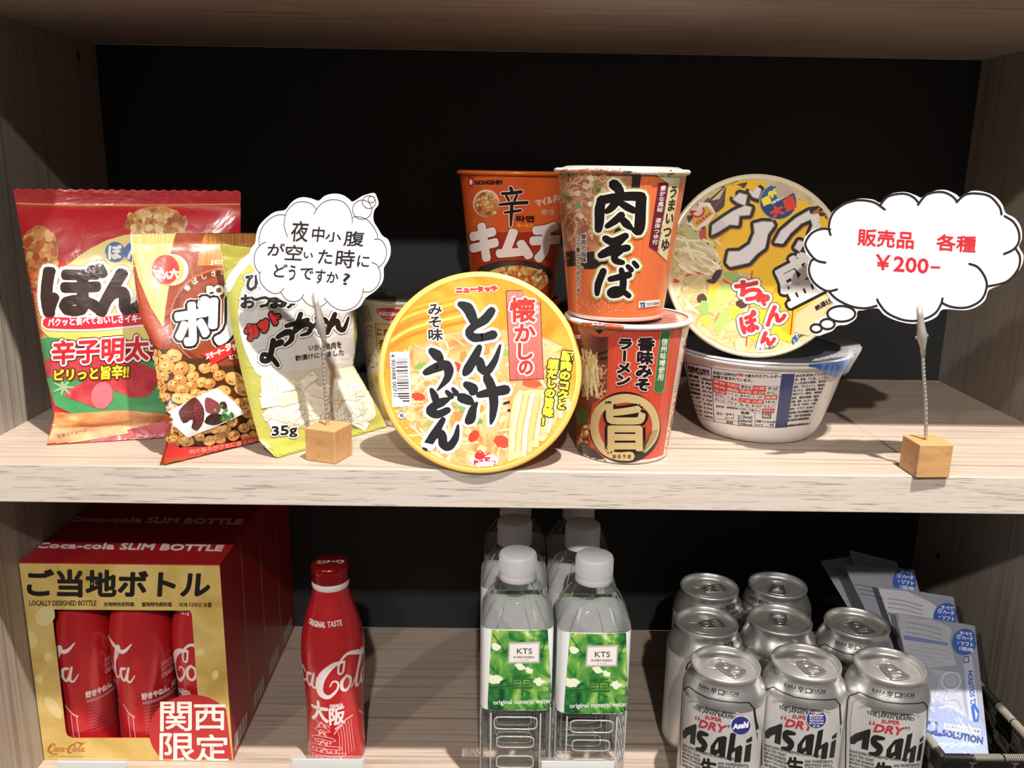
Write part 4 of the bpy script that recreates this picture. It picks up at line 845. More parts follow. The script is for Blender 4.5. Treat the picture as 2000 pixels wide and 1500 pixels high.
a.poly([(205, 146), (294, 236), (188, 328), (110, 224)], 'f0e6d8', 5, 2); a.poly([(204, 156), (284, 236), (188, 318), (120, 224)], 'dcae38', 5.4); a.ell(196, 222, 40, 38, 'b8342c', 5.8, 0, 28); a.ell(196, 222, 30, 28, 'e8c8b8', 6, 0, 24)
a.text('マルちゃん', [(186, 286), (262, 228), (270, 240), (196, 302)], 'b8342c', 6, 1.5)
a.poly([(678, 918), (830, 800), (850, 830), (700, 948)], 'eee8e0', 5); a.text('TS', [(686, 916), (720, 886), (734, 910), (700, 938)], '24508c', 5.6, 4); a.text('TOYO SUISAN', [(728, 886), (830, 806), (840, 822), (740, 904)], '3a3a3e', 5.6, 1)
a.text('熱湯5分', [(820, 734), (912, 676), (924, 706), (830, 756)], '2c2622', 5.4, 1.6)
a.poly([(70, 712), (118, 672), (215, 780), (160, 838)], 'e6dfb4', 4.4)
for k in range(16):
    t = k / 16; p = (72 + 92 * t, 708 + 122 * t); a.poly([p, (p[0] + 50, p[1] - 42), (p[0] + 52 + (k % 3) * 1.2, p[1] - 39 + (k % 3)), (p[0] + 2 + (k % 3) * 1.2, p[1] + 3 + (k % 3))], '4a4632', 4.8)
g.build('lid', r)
# ------------------------------------------------------------------ card holders and cloud cards
MAPLE = wood('maple_block', 'c69a68', 'b08250', (40, 160, 160), pores=0.25)
STEEL = M('b5b1aa', 0.35, 0.6)
CLIP = M('bdb8b0', 0.38, 0.55)
def holder(label, bc, rz, wire, clip_top, clip_tilt):
    """wooden cube, twisted wire and a crocodile clip"""
    r = thing('card_holder', label, 'card holder', (bc[0], bc[1], 0), 'wooden card holders')
    g = G(); h = 0.0123; m = Matrix.Translation((bc[0], bc[1], h + .0001)) @ Matrix.Rotation(rz, 4, 'Z')
    g.box((-h, -h, -h), (h, h, h), MAPLE, 0.0007, m, 2); g.build('wooden_block', r)
    g = G(); P = [V(p) for p in wire]; n = 60; pts = []
    L = smooth_pts([(p.x, p.z) for p in P], 12)
    pts = [V((p.x, bc[1], p.y)) for p in L]
    g.tube(pts, 0.0012, STEEL, 8)
    tw = [];
    for i in range(160):
        t = i / 159 * (len(pts) - 1); k = min(int(t), len(pts) - 2); p = pts[k].lerp(pts[k + 1], t - k); an = i * 0.9
        tw.append(p + V((cos(an), sin(an), 0)) * 0.00105)
    g.tube(tw, 0.0004, STEEL, 5); g.build('wire', r)
    c0 = pts[-1]; ax = (V(clip_top) - c0); L_ = ax.length; ax.normalize(); sx = V((0, 1, 0)); sy = ax.cross(sx)
    g = G()
    def jaw(side):
        sec = []
        for t, wd, dp in ((-.14, .0015, .0012), (0, .0017, .0016), (.2, .0031, .0030), (.34, .0033, .0034), (.5, .0026, .0024), (.75, .0021, .0016), (1.0, .0016, .0011)):
            c = c0 + ax * (L_ * t)
            for k in range(7):
                an = pi * k / 6
                sec.append(c + sy * (wd * cos(an)) - sx * side * (dp * sin(an) + .0006))
        fs = [(i * 7 + k, i * 7 + k + 1, (i + 1) * 7 + k + 1, (i + 1) * 7 + k) for i in range(6) for k in range(6)] + [tuple(range(6, -1, -1)), tuple(42 + k for k in range(7))]
        g.add(sec, fs, CLIP, True)
    jaw(1); jaw(-1)
    b = c0 + ax * (L_ * .27); g.tube([b - sy * .0042, b + sy * .0042], .0013, STEEL, 10)
    g.tube([c0 + ax * (-.16 * L_), c0 + ax * (-.02 * L_)], .0017, STEEL, 12)
    g.build('clip', r); return r
def W_(px, py, y): p = uy(px, py, y); return (p.x, p.y, p.z)
LY, RYY = 0.0245, 0.0085
lb = uy(643, 836, LY)
holder('card holder on the shelf front, wooden block before the olive pouch, clipping the handwritten card', (0.2656, 0.0245), radians(-20),
       [W_(640, 838, LY), W_(636, 780, LY), W_(632, 720, LY), W_(632, 662, LY)], W_(614, 572, LY), 0)
holder('card holder alone at the right shelf end, clipping the red price card', (0.6986, 0.0085), radians(3.5),
       [W_(1808, 856, RYY), W_(1808, 790, RYY), W_(1804, 730, RYY), W_(1802, 680, RYY)], W_(1795, 596, RYY), 0)
def card(name, label, outline, fr, y, strokes, sw, col, texts, ells=()):
    P = [uy(fr[0] + p[0] / fr[2], fr[1] + p[1] / fr[2], y) for p in outline]
    c = sum(P, V()) / len(P); c.z = min(p.z for p in P)
    g = G(); g.prism([(p.x, p.z) for p in P], [], M('f2eff1', .3, coat=.3), M('e8e6e6', .4), .0005, lambda u, v, t: V((u, y + t, v)))
    a = Art(g, lambda px, py: (uy(px, py, y), V((0, -1, 0))), fr, 300, 0.00005, rough=.35, coat=.3)
    for s_ in strokes: a.stroke(s_, sw, col, 2, 6)
    for e_ in ells:
        cx, cy, rx, ry, f = e_
        a.stroke([(cx + rx * cos(radians(t)), cy + ry * sin(radians(t))) for t in range(0, 360, 20)], sw, col, 2, 3, closed=True)
    for t_ in texts: a.text(*t_)
    o = g.build(name, None, c); o['label'] = label; o['category'] = 'sign'; o['group'] = 'cloud shaped cards in holders'
    return o
sl = smooth_pts([(40, 810), (60, 720), (105, 660), (120, 560), (150, 470), (230, 380), (330, 310), (440, 290), (500, 220), (560, 170), (640, 145), (740, 160), (820, 185), (890, 130), (990, 105), (1090, 120), (1160, 165), (1200, 195), (1260, 165), (1330, 125), (1440, 97), (1475, 140), (1495, 225), (1445, 300), (1440, 410), (1490, 500), (1540, 580), (1600, 620), (1630, 700), (1630, 790), (1600, 870), (1555, 945), (1555, 1040), (1530, 1120), (1460, 1200), (1350, 1280), (1300, 1360), (1230, 1410), (1100, 1450), (1000, 1435), (900, 1390), (760, 1392), (600, 1345), (490, 1340), (380, 1290), (340, 1270), (260, 1275), (200, 1230), (150, 1150), (125, 1050), (120, 990), (60, 910)], 3, True)
HW = [('夜', (515, 410, 705, 645)), ('中', (750, 475, 885, 645)), ('小', (900, 535, 1075, 645)), ('腹', (1110, 525, 1332, 695)), ('が', (250, 660, 435, 802)), ('空', (448, 680, 637, 852)), ('い', (655, 765, 757, 832)), ('た', (820, 735, 977, 892)),
      ('時', (1020, 735, 1227, 940)), ('に', (1260, 800, 1392, 930)), ('ど', (320, 895, 465, 1045)), ('う', (485, 910, 560, 1082)), ('で', (615, 940, 757, 1072)), ('す', (785, 955, 892, 1116)), ('か', (915, 985, 1042, 1107)), ('?', (1100, 1000, 1172, 1132))]
def slant(q): x0, y0, x1, y1 = q; k = .12 * (y1 - y0); return [(x0 + k * .5, y0), (x1 + k * .5, y0 + 8), (x1 - k * .5, y1 + 4), (x0 - k * .5, y1 - 4)]
card('cloud_card', 'white cloud card with black handwritten lines, clipped in the left holder before the pouches', sl, (480, 360, 5.769), LY,
     [[(155, 690), (150, 600), (190, 480), (270, 390), (360, 345), (450, 345)], [(470, 590), (435, 480), (440, 380), (480, 280), (560, 210), (650, 195), (740, 220), (795, 280)], [(770, 335), (820, 250), (900, 190), (1000, 172), (1100, 200), (1170, 280), (1200, 380), (1200, 435)],
      [(1210, 370), (1280, 365), (1370, 400), (1440, 480), (1480, 560), (1488, 615)], [(1450, 618), (1520, 625), (1575, 700), (1585, 780), (1560, 870), (1500, 935)], [(1420, 880), (1480, 910), (1515, 1000), (1510, 1080), (1470, 1160), (1400, 1210), (1325, 1210)],
      [(1325, 1170), (1310, 1260), (1250, 1360), (1150, 1415), (1060, 1415), (970, 1370), (910, 1310), (885, 1280)], [(910, 1325), (860, 1370), (780, 1385), (700, 1350), (650, 1300), (635, 1270)], [(655, 1240), (610, 1300), (540, 1320), (460, 1300), (410, 1240), (395, 1210)],
      [(435, 1170), (380, 1220), (310, 1228), (230, 1180), (170, 1100), (155, 1010), (170, 985)], [(158, 1005), (110, 930), (95, 830), (120, 740), (170, 680), (228, 648)]], 8, '3a3838',
     [(ch, slant(q), '2c2a2c', 3, 2.5) for ch, q in HW], [(1312, 285, 108, 108, 0), (1390, 200, 75, 72, 0), (1418, 170, 37, 36, 0)])
sr = smooth_pts([(48, 310), (60, 280), (100, 245), (165, 235), (175, 185), (205, 145), (260, 110), (330, 95), (390, 100), (425, 115), (470, 75), (540, 62), (600, 80), (625, 90), (680, 60), (740, 52), (795, 75), (815, 88), (870, 58), (930, 62), (985, 85), (1020, 125), (1035, 165), (1080, 190), (1110, 235), (1115, 290), (1100, 330), (1122, 370), (1115, 420), (1080, 470), (1030, 510), (955, 540), (935, 590), (890, 625), (830, 640), (730, 635), (700, 670), (650, 695), (580, 706), (500, 690), (440, 660), (410, 630), (340, 640), (312, 645), (305, 680), (260, 710), (215, 715), (190, 740), (150, 755), (120, 765), (90, 750), (82, 730), (90, 710), (120, 700), (125, 680), (155, 665), (165, 640), (195, 610), (180, 590), (160, 550), (120, 540), (85, 500), (65, 450), (75, 400), (85, 390), (60, 360)], 3, True)
RED = 'cb2f3a'
card('cloud_card', 'white cloud card with red printed price, clipped in the right holder', sr, (1550, 350, 2.5), RYY,
     [[(180, 272), (172, 230), (190, 170), (240, 125), (310, 103), (390, 112), (445, 148)], [(420, 130), (460, 85), (530, 70), (580, 85), (610, 115)], [(607, 125), (650, 75), (720, 62), (770, 80), (800, 110)], [(795, 112), (840, 75), (900, 70), (960, 85), (1005, 135), (1015, 172)],
      [(1030, 180), (1075, 210), (1100, 260), (1098, 310), (1070, 345), (1027, 365)], [(1085, 340), (1105, 380), (1095, 440), (1040, 500), (950, 523)], [(858, 413), (900, 430), (935, 480), (942, 530), (915, 590), (850, 625), (780, 625), (728, 605), (727, 582)], [(722, 605), (690, 655), (620, 688), (540, 688), (460, 655), (420, 610), (408, 587)],
      [(405, 618), (350, 630), (280, 620), (210, 585), (170, 545)], [(212, 538), (160, 545), (100, 505), (75, 450), (85, 400), (105, 390)], [(155, 407), (110, 395), (70, 350), (58, 310), (90, 262), (140, 242), (178, 245)]], 11.5, '2b2829',
     [('販売品', [(318, 241), (588, 258), (583, 340), (312, 322)], RED, 3, 2.3), ('各種', [(700, 268), (892, 280), (885, 358), (697, 345)], RED, 3, 2.3), ('￥', [(404, 368), (472, 372), (468, 444), (402, 438)], RED, 3, 2.2), ('200', [(492, 376), (660, 389), (655, 460), (488, 448)], RED, 3, 2.4), ('-', [(670, 425), (715, 427), (715, 435), (670, 433)], RED, 3, 1)],
     [(233, 657, 68, 38, 0), (165, 707, 35, 25, 0), (110, 728, 27, 20, 0)])
# ------------------------------------------------------------------ the script wordmark on the cola things
LOGO = [[(150, 60, 16), (98, 84, 36), (48, 142, 48), (26, 200, 50), (46, 246, 42), (100, 248, 24), (148, 214, 10)], [(150, 60, 14), (176, 80, 22), (164, 116, 16), (140, 122, 8)], [(46, 262, 8), (100, 288, 24), (180, 292, 30), (262, 276, 8)],
        [(200, 150, 16), (170, 180, 22), (170, 218, 22), (196, 232, 16), (224, 206, 18), (226, 168, 18), (200, 150, 14)], [(296, 168, 20), (270, 152, 14), (242, 184, 22), (244, 220, 22), (274, 232, 16), (308, 206, 7)],
        [(360, 158, 16), (326, 170, 20), (318, 214, 22), (340, 230, 16), (366, 190, 10)], [(384, 150, 14), (362, 218, 20), (384, 230, 12), (410, 202, 6)], [(408, 172, 18), (446, 166, 18)],
        [(642, 70, 12), (576, 86, 30), (512, 142, 48), (480, 206, 54), (490, 254, 44), (540, 264, 24), (592, 222, 14), (598, 184, 12), (570, 176, 10), (548, 206, 6)],
        [(642, 70, 12), (630, 128, 13), (604, 130, 12), (612, 76, 12), (664, 34, 18), (740, 44, 30), (820, 66, 26), (884, 16, 6)],
        [(654, 150, 16), (624, 180, 22), (624, 218, 22), (650, 232, 16), (678, 206, 18), (680, 168, 18), (654, 150, 14)], [(690, 222, 8), (762, 120, 10), (800, 50, 16), (778, 52, 18), (736, 160, 24), (730, 222, 22), (756, 226, 10), (776, 200, 6)],
        [(826, 158, 16), (792, 170, 20), (784, 214, 22), (806, 230, 16), (832, 190, 10)], [(850, 150, 14), (828, 218, 20), (850, 230, 12), (884, 190, 6)]]
def logo(a, f, s_, col, L):
    for st in LOGO: a.stroke([f(x, y) + (w_ * s_,) for x, y, w_ in st], 10, col, L, 5)

# ------------------------------------------------------------------ red cola bottles
BX0, BY0 = 0.2505, 0.0840
BR_ = [(.0245, .0), (.0250, .002), (.0250, .012), (.0247, .030), (.0243, .045), (.0245, .058), (.0254, .074), (.0264, .092), (.0266, .102), (.0262, .112), (.0248, .122), (.0222, .133), (.0192, .143), (.0168, .151), (.0152, .158), (.0148, .1615)]
def rad(z):
    for i in range(len(BR_) - 1):
        if BR_[i + 1][1] >= z >= BR_[i][1]:
            f = (z - BR_[i][1]) / (BR_[i + 1][1] - BR_[i][1]); return BR_[i][0] * (1 - f) + BR_[i + 1][0] * f
    return BR_[-1][0]
COLA = M('c4262c', .25, 0.25, coat=.4)
r = thing('cola_bottle', 'single red aluminium cola bottle standing alone right of the red gift boxes', 'bottle', (BX0, BY0, ZL), 'red cola bottles')
cola_root = r
g = G(); m = Matrix.Translation((BX0, BY0, ZL + .0002)); sp_ = smooth_pts(BR_, 5); g.lathe([(0, .003), (.020, .003), (.0225, 0)] + [(p.x, p.y) for p in sp_], COLA, 80, m)
def cylmap(px, py):
    """x = arc in crop pixels from the middle of the front, y = crop row of the standing bottle"""
    TB = [(0, .2026), (95, .1906), (540, .1339), (770, .1037), (1150, .0525), (1420, .015), (1520, .001)]
    k = 0
    while k < 5 and py > TB[k + 1][0]: k += 1
    z = TB[k][1] + (py - TB[k][0]) / (TB[k + 1][0] - TB[k][0]) * (TB[k + 1][1] - TB[k][1]) - .0002; z = min(max(z, .001), .161)
    r_ = rad(z); t = px * .0001235 / .0262
    sl_ = (rad(min(z + .002, .161)) - rad(max(z - .002, 0))) / .004
    n = V((sin(t), -cos(t), -sl_)).normalized(); return (V((BX0 + r_ * sin(t), BY0 - r_ * cos(t), ZL + .0002 + z)), n)
a = Art(g, cylmap, (0, 0, 1), 26, 0.00006, rough=.35, coat=.3)
CP = 'e9dcdb'
# wordmark: the large C stands at the front, the rest runs round both sides
def lf(x, y):
    if x < 455: x += 62
    return (x * 1.09 - 584, (y - 264) * 1.28 + 1012 + (x - 560) * 0.1)
logo(a, lf, 1.1, CP, 2)
a.text('ORIGINAL', [(-175, 505), (-10, 505), (-10, 540), (-175, 540)], CP, 2, 2, arc=4); a.text('TASTE', [(5, 505), (125, 505), (125, 540), (5, 540)], CP, 2, 1, arc=-2)
a.text('大', (-150, 1050, -12, 1195), CP, 2, 6, res=3); a.text('阪', (0, 1092, 112, 1212), CP, 2, 4, res=3); a.text('OSAKA', (6, 1066, 100, 1090), CP, 2, 2)
PK = 'e2a8a8'
for y, x0, x1 in ((1235, -125, 0), (1300, -160, 40), (1362, -190, 80), (1412, -200, 110)):
    a.stroke([(x0, y + 22), (x0 + 30, y + 4), ((x0 + x1) / 2, y - 8), (x1 - 25, y + 4), (x1, y + 22), (x1 - 30, y + 24), ((x0 + x1) / 2, y + 14), (x0 + 40, y + 24)], 5, PK, 2, 4, closed=True)
    a.poly([((x0 + x1) / 2 - 44, y - 2), ((x0 + x1) / 2, y - 44), ((x0 + x1) / 2 + 44, y - 2)], PK, 2); a.poly([((x0 + x1) / 2 - 24, y - 6), ((x0 + x1) / 2, y - 30), ((x0 + x1) / 2 + 24, y - 6)], 'c4262c', 2.6)
    for k in range(6): xx = x0 + 40 + (x1 - x0 - 80) * k / 5; a.rect(xx - 7, y + 28, xx + 7, y + 44, PK, 2)
a.stroke([(-125, 1190), (-110, 1172), (-100, 1200), (-20, 1216), (0, 1235)], 6, PK, 2, 4)
for k in range(6): a.stroke([(50 + k * 22, 1240 - k * 8), (66 + k * 20, 1300), (60 + k * 24, 1430)], 4, PK, 2, 4)
a.stroke([(40, 1240), (90, 1210), (120, 1190), (175, 1180)], 12, PK, 2, 4); a.stroke([(30, 1275), (60, 1240), (90, 1225)], 8, PK, 2, 4)
# far side, seen on the bottles inside the box
ox = 480
a.text('好きやねん。大阪', [(ox - 70, 1085), (ox + 240, 1085), (ox + 240, 1130), (ox - 70, 1130)], CP, 2, 3)
a.text('SPECIAL', (ox + 80, 900, ox + 200, 930), 'd88a8a', 2, 1); a.text('EDITION', (ox + 80, 940, ox + 200, 968), 'd88a8a', 2, 1); a.text('OSAKA', (ox + 80, 980, ox + 200, 1012), 'e0a0a0', 2, 3)
a.rect(ox - 70, 1145, ox + 240, 1165, 'b08088', 2)
for k in range(9): a.stroke([(ox - 66, 1190 + k * 22), (ox + 236, 1190 + k * 22)], 7, 'a85058', 2, 1)
a.stroke([(ox - 230, 1180), (ox - 180, 1230), (ox - 140, 1250)], 12, PK, 2, 3); a.stroke([(ox - 150, 1250), (ox - 145, 1400)], 6, PK, 2, 1); a.stroke([(ox - 190, 1240), (ox - 185, 1400)], 6, PK, 2, 1); a.poly([(ox - 180, 1420), (ox - 120, 1400), (ox - 90, 1420), (ox - 100, 1440)], PK, 2)
g.build('bottle_body', r)
g = G(); g.lathe([(.0148, .1612), (.0154, .1625), (.0154, .1655), (.0148, .167)], M('dcd6d4', .35), 64, m); g.build('neck_ring', r)
RC = M('a81820', .22, .7, coat=.3)
g = G(); g.lathe([(.0150, .1668), (.0156, .1675), (.0150, .1690), (.0157, .1703), (.0150, .1718), (.0157, .1732), (.0151, .1748), (.0157, .1762), (.0157, .1795), (.0150, .1812), (.0140, .1818), (0, .1818)], RC, 64, m)
a = Art(g, lambda u, v: (V((BX0 + u, BY0 + v, ZL + .0002 + .1818)), V((0, 0, 1))), (0, 0, 1), .004, .00005, rough=.35)
def capf(x, y): return (-(x - 450) * .0000262, (y - 160) * .0000262)
for st in LOGO: a.stroke([capf(x, y) + (w_ * .0000262,) for x, y, w_ in st], 1, 'e0d0d0', 2, 3)
g.build('cap', r)

# ------------------------------------------------------------------ red and gold gift boxes, four deep
YF, BH, BW, BD = 0.0695, 0.1845, 0.1622, 0.0566
GOLD = mottle('print_gold', ['b8964c', 'c9ab5e', 'd6bb72', 'cbb066'], 22, rough=.38, coat=.15)
RB = M('a01c24', .4, coat=.2)
r = thing('gift_box', 'front red and gold gift box whose window shows cola bottles, at the left wall', 'box', (0.0014 + BW / 2, YF, ZL), 'red gift boxes in a row')
box_root = r
x0, x1, y0, y1, z0, z1 = .0009, .0014 + BW, YF, YF + BD, ZL + .0003, ZL + BH
g = G(); th = .0006
def pl(px, py): p = uy(0 + px / 2.83, 970 + py / 2.83, YF); return (p.x, p.z)
win_ = [pl(*p) for p in smooth_pts([(300, 624), (1048, 630), (1060, 648), (1075, 850), (1093, 1098), (1000, 1110), (920, 1160), (858, 1225), (832, 1290), (827, 1333), (400, 1333), (374, 1322), (364, 1300), (327, 980), (287, 645)], 1, True)]
g.prism([(x0, z0), (x1, z0), (x1, z1), (x0, z1)], [win_], GOLD, RB, th, lambda u, v, t: V((u, YF + t, v)))
g.box((x0, y0 + th, z0), (x0 + th, y1, z1), RB); g.box((x1 - th, y0 + th, z0), (x1, y1, z1), RB); g.box((x0 + th, y1 - th, z0), (x1 - th, y1, z1), RB)
g.box((x0, y0, z1), (x1, y1, z1 + .0008), RB, .0002); g.box((x0 + th, y0 + th, z0), (x1 - th, y1 - th, z0 + .0006), RB)
def boxmap(px, py):
    p = uy(px, py, YF)
    if p.z <= z1: return (V((min(max(p.x, x0 + .0002), x1 - .0002), p.y, max(p.z, z0 + .0004))), V((0, -1, 0)))
    q = uz(px, py, z1 + .0008); q.x = max(q.x, x0 + .0002); return (q, V((0, 0, 1)))
a = Art(g, boxmap, (0, 970, 2.83), 400, 0.00005, rough=.4, coat=.15)
for x, y, l, h, t in ((250, 660, 50, 60, 40), (170, 790, 34, 50, -20), (268, 885, 24, 26, 10), (218, 1010, 22, 26, 0), (295, 1165, 30, 72, -38), (1190, 985, 18, 26, 10), (1105, 860, 26, 20, -20)):
    a.ell(x, y, l, h, 'e0cf94', 1, t, 14, .06)
a.text('ご当地ボトル', [(150, 404), (1166, 416), (1152, 556), (156, 550)], '16130f', 3, 6, res=3)
a.text('LOCALLY DESIGNED BOTTLE', (163, 574, 532, 602), '4a3a1c', 3, 1); a.text('当地特色饮料瓶', (575, 583, 742, 606), '4a3a1c', 3, 1); a.text('當地特色飲料瓶', (785, 583, 950, 607), '4a3a1c', 3, 1); a.text('지역 디자인 보틀', (990, 586, 1170, 610), '4a3a1c', 3, 1)
cr_ = lambda y: 1241 + (y - 1100) * .118
cp = [(1060 + 236 * cos(radians(t)), 1300 + 206 * sin(radians(t))) for t in range(124, 330, 5)]
cp = [p for p in cp if p[0] < cr_(p[1]) and p[1] < 1456] + [(cr_(1176), 1176), (cr_(1456), 1456)]
a.poly(cp, 'b92a30', 2)
for ch, q in (('関', (888, 1135, 1058, 1295)), ('西', (1075, 1150, 1245, 1288)), ('限', (885, 1308, 1075, 1470)), ('定', (1082, 1315, 1262, 1466))): a.text(ch, q, 'f2ece4', 3, 2.5, res=3)
logo(a, lambda x, y: (262 + x * .24, 1352 + (y - 10) * .25), .25, 'b06024', 3); a.text('BOTTLERS JAPAN INC.', (270, 1432, 470, 1444), 'a8843c', 3)
a.ml = 60
for t_, q in (('Coca-cola', [(212, 256), (640, 258), (628, 291), (196, 283)]), ('SLIM BOTTLE', [(676, 258), (1240, 270), (1224, 301), (660, 292)])): a.text(t_, q, 'e2d4cc', 3, 3)
a.map = cammap(g)
a.poly([(1296, 1318), (1366, 1180), (1362, 1275), (1297, 1405)], 'c9c0b8', 2)
for k in range(4): a.poly([(1298 + k * 17, 1320 - k * 33), (1306 + k * 17, 1304 - k * 33), (1305 + k * 17, 1382 - k * 32), (1298 + k * 17, 1394 - k * 32)], '8a8480', 3)
g.build('carton', r)
for k in range(1, 4):
    copy_tree(r, (0.0014 + BW / 2, YF + k * (BD + .0005), ZL), 0, ('second red gift box from the front, right behind the gold fronted one', 'third red gift box from the front in the row at the left wall', 'rearmost red gift box of the row, against the black back panel')[k - 1], 'red gift boxes in a row')
for i, (bx, rz, lab) in enumerate(((.0290, 1.50, 'red cola bottle at the left of the gift box window'), (.0826, 1.72, 'red cola bottle in the middle of the gift box window'), (.1362, .75, 'red cola bottle at the right edge of the gift box window'))):
    copy_tree(cola_root, (bx, YF + .0290, ZL + .0012), -rz, lab, 'red cola bottles')

# ------------------------------------------------------------------ water bottles
PET = thin('clear_pet', '8a918d', .02, .05, .35)
CAPM = M('e6e6ea', .45)
def sq(r_, n, k=64):
    """superellipse ring: n = 2 round, larger n squarer"""
    P = []
    for i in range(k):
        t = 2 * pi * (i + .5) / k; c, s2 = cos(t), sin(t); f = (abs(c) ** n + abs(s2) ** n) ** (-1 / n); P.append((r_ * f * c, r_ * f * s2))
    return P
def loft(g, secs, m, mat, k=64):
    vs = []
    for r_, z, n in secs: vs += [m @ V((x, y, z)) for x, y in sq(r_, n, k)]
    fs = [(i * k + j, i * k + (j + 1) % k, (i + 1) * k + (j + 1) % k, (i + 1) * k + j) for i in range(len(secs) - 1) for j in range(k)]
    fs += [tuple(range(k))[::-1], tuple((len(secs) - 1) * k + j for j in range(k))]
    g.add(vs, fs, mat, True)
WX0, WY0 = .4068, .0570
r = thing('water_bottle', 'left water bottle of the front pair, green leaf label and white cap', 'bottle', (WX0, WY0, ZL), 'clear water bottles with white caps')
wroot = r
m = Matrix.Translation((WX0, WY0, ZL + .0003)); g = G(); se = [(.026, 0, 5), (.0285, .002, 6)]
for k in range(7):
    z = .006 + k * .0105; se += [(.0286, z, 7), (.0288, z + .004, 7), (.0272, z + .0058, 6), (.0270, z + .0078, 6), (.0286, z + .0096, 7)]
se += [(.0287, .082, 7), (.0287, .152, 7), (.0284, .1548, 6), (.0268, .161, 4.4), (.0235, .1685, 3.2), (.0195, .1748, 2.5), (.0160, .1792, 2.1), (.0138, .1815, 2), (.0155, .1820, 2), (.0155, .1832, 2), (.0125, .1838, 2), (.0125, .200, 2)]
loft(g, se, m, PET)
RIB = thin('clear_pet_rib', 'dfe4e2', .30, .08)
for k in range(4):
    q = Matrix.Rotation(k * pi / 2, 4, 'Z')
    for z0, z1, hw in ((.010, .020, .013), (.028, .038, .013), (.047, .056, .013), (.064, .074, .015)):
        P = smooth_pts([(-hw, z0), (0, z0 - .0004), (hw, z0), (hw + .002, (z0 + z1) / 2), (hw, z1), (0, z1 + .0004), (-hw, z1), (-hw - .002, (z0 + z1) / 2)], 4, True)
        g.tube([m @ q @ V((p.x, -.0282, p.y)) for p in P], .00055, RIB, 6, True)
    for x in (-.020, .020): g.tube([m @ q @ V((x, -.0284, .006)), m @ q @ V((x, -.0284, .078))], .0006, RIB, 6)
    for sx in (-1, 1): g.tube([m @ q @ V((sx * .0150, -.0266, .1560)), m @ q @ V((sx * .0128, -.0232, .1655)), m @ q @ V((sx * .0085, -.0170, .1765))], .0005, RIB, 6)
g.build('bottle_body', r)
leaf = mottle('print_leaves', ['0a2c1c', '17502a', '2f7c36', '62a044', 'a4c464', 'e8eccc'], 48, coat=.3, dist=1.0, detail=6)
g = G(); vs = []; K = 64
for z in (.0812, .1530): vs += [m @ V((x, y, z)) for x, y in sq(.0292, 7, K)]
g.add(vs, [(j, (j + 1) % K, K + (j + 1) % K, K + j) for j in range(K)], M('e4e6e8', .35, coat=.3), True)
a = Art(g, cammap(g), (910, 970, 2.83), 3, 0.0001, rough=.35, coat=.3)
a.poly([(122, 1100), (142, 735), (300, 742), (452, 728), (478, 1160), (440, 1190), (300, 1192), (120, 1176)], leaf, 1)
for q in ([(448, 740), (430, 830), (412, 880)], [(150, 760), (185, 810), (210, 850)], [(130, 1055), (200, 1050), (300, 1040)], [(400, 1100), (440, 1170)]): a.stroke(q, 5, '1f4a2a', 1.6, 4)
for x, y, l in ((170, 830, 26), (160, 1010, 40), (300, 940, 30), (400, 1020, 30), (350, 960, 22)): a.ell(x, y, l, l * .7, 'e6ead0', 1.5, 20, 12, .3)
a.poly([(236, 806), (410, 800), (406, 920), (232, 922)], 'b8b0a8', 2); a.poly([(244, 816), (402, 811), (398, 910), (240, 913)], 'e6e2e0', 2.6)
a.text('KTS', (282, 838, 366, 868), '4a4846', 3, .6); a.text('KURETAKESO', (264, 881, 378, 891), '6a6662', 3, .6); a.text('since 1948', (296, 897, 346, 903), '8a8680', 3); a.text('雫', (256, 985, 368, 1104), '2c6a2c', 3, .6)
a.text('original mineral water', [(150, 1124), (470, 1114), (470, 1148), (152, 1156)], 'dfe8dc', 3, .7)
g.build('label', r)
g = G(); pr = [(.0, .2052), (.0135, .2052), (.0146, .2044), (.0149, .203), (.0151, .1895), (.0149, .1888), (.0151, .1880), (.0153, .1842), (.0150, .1838), (.0130, .1838)]
g.lathe(pr[::-1], CAPM, 72, m)
for k in range(60):
    t = 2 * pi * k / 60; g.box((-.0003, -.0152, .1905), (.0003, -.0147, .2025), CAPM, 0, m @ Matrix.Rotation(t, 4, 'Z'))
g.build('cap', r)
for x, y, lab in ((.4678, .0535, 'right water bottle of the front pair, green leaf label and white cap'), (.4050, .1235, 'left water bottle of the second pair, behind the front left one'), (.4640, .1175, 'right water bottle of the second pair, behind the front right one'),
                  (.4066, .1870, 'left water bottle of the rear pair, only cap and shoulder showing under the board'), (.4660, .1830, 'right water bottle of the rear pair, only cap and shoulder showing under the board')):
    copy_tree(r, (x, y, ZL), 0, lab)

# ------------------------------------------------------------------ silver beer cans
CX, CY = .7062, .0345
AL = M('d8d7d5', .30, 0.9); ALB = M('dedddc', .38, .5); ALD = M('cfcdca', .33, .75)
r = thing('beer_can', 'silver beer can at the right of the front row, beside the lens packs', 'can', (CX, CY, ZL), 'silver beer cans')
croot = r; m = Matrix.Translation((CX, CY, ZL + .0003))
g = G(); pb = [(0, .004), (.020, .004), (.0235, 0), (.0255, .001), (.0300, .006), (.0325, .011), (.0328, .014), (.0328, .098), (.0326, .101), (.0318, .1045), (.0300, .1085), (.0282, .1120), (.0270, .1145), (.0264, .1170), (.0266, .1185)]
g.lathe(pb, [AL] * 6 + [ALB] + [AL] * 7, 96, m)
a = Art(g, cammap(g), (1580, 1050, 3.333), 6, 0.00006, rough=.4, coat=.1)
INK, RD, GR = '1a1917', 'a8303a', '55534f'
def cy(x, y0, d=0): return y0 - 26 * ((x - 510) / 280) ** 2 * (1 if d == 0 else d)
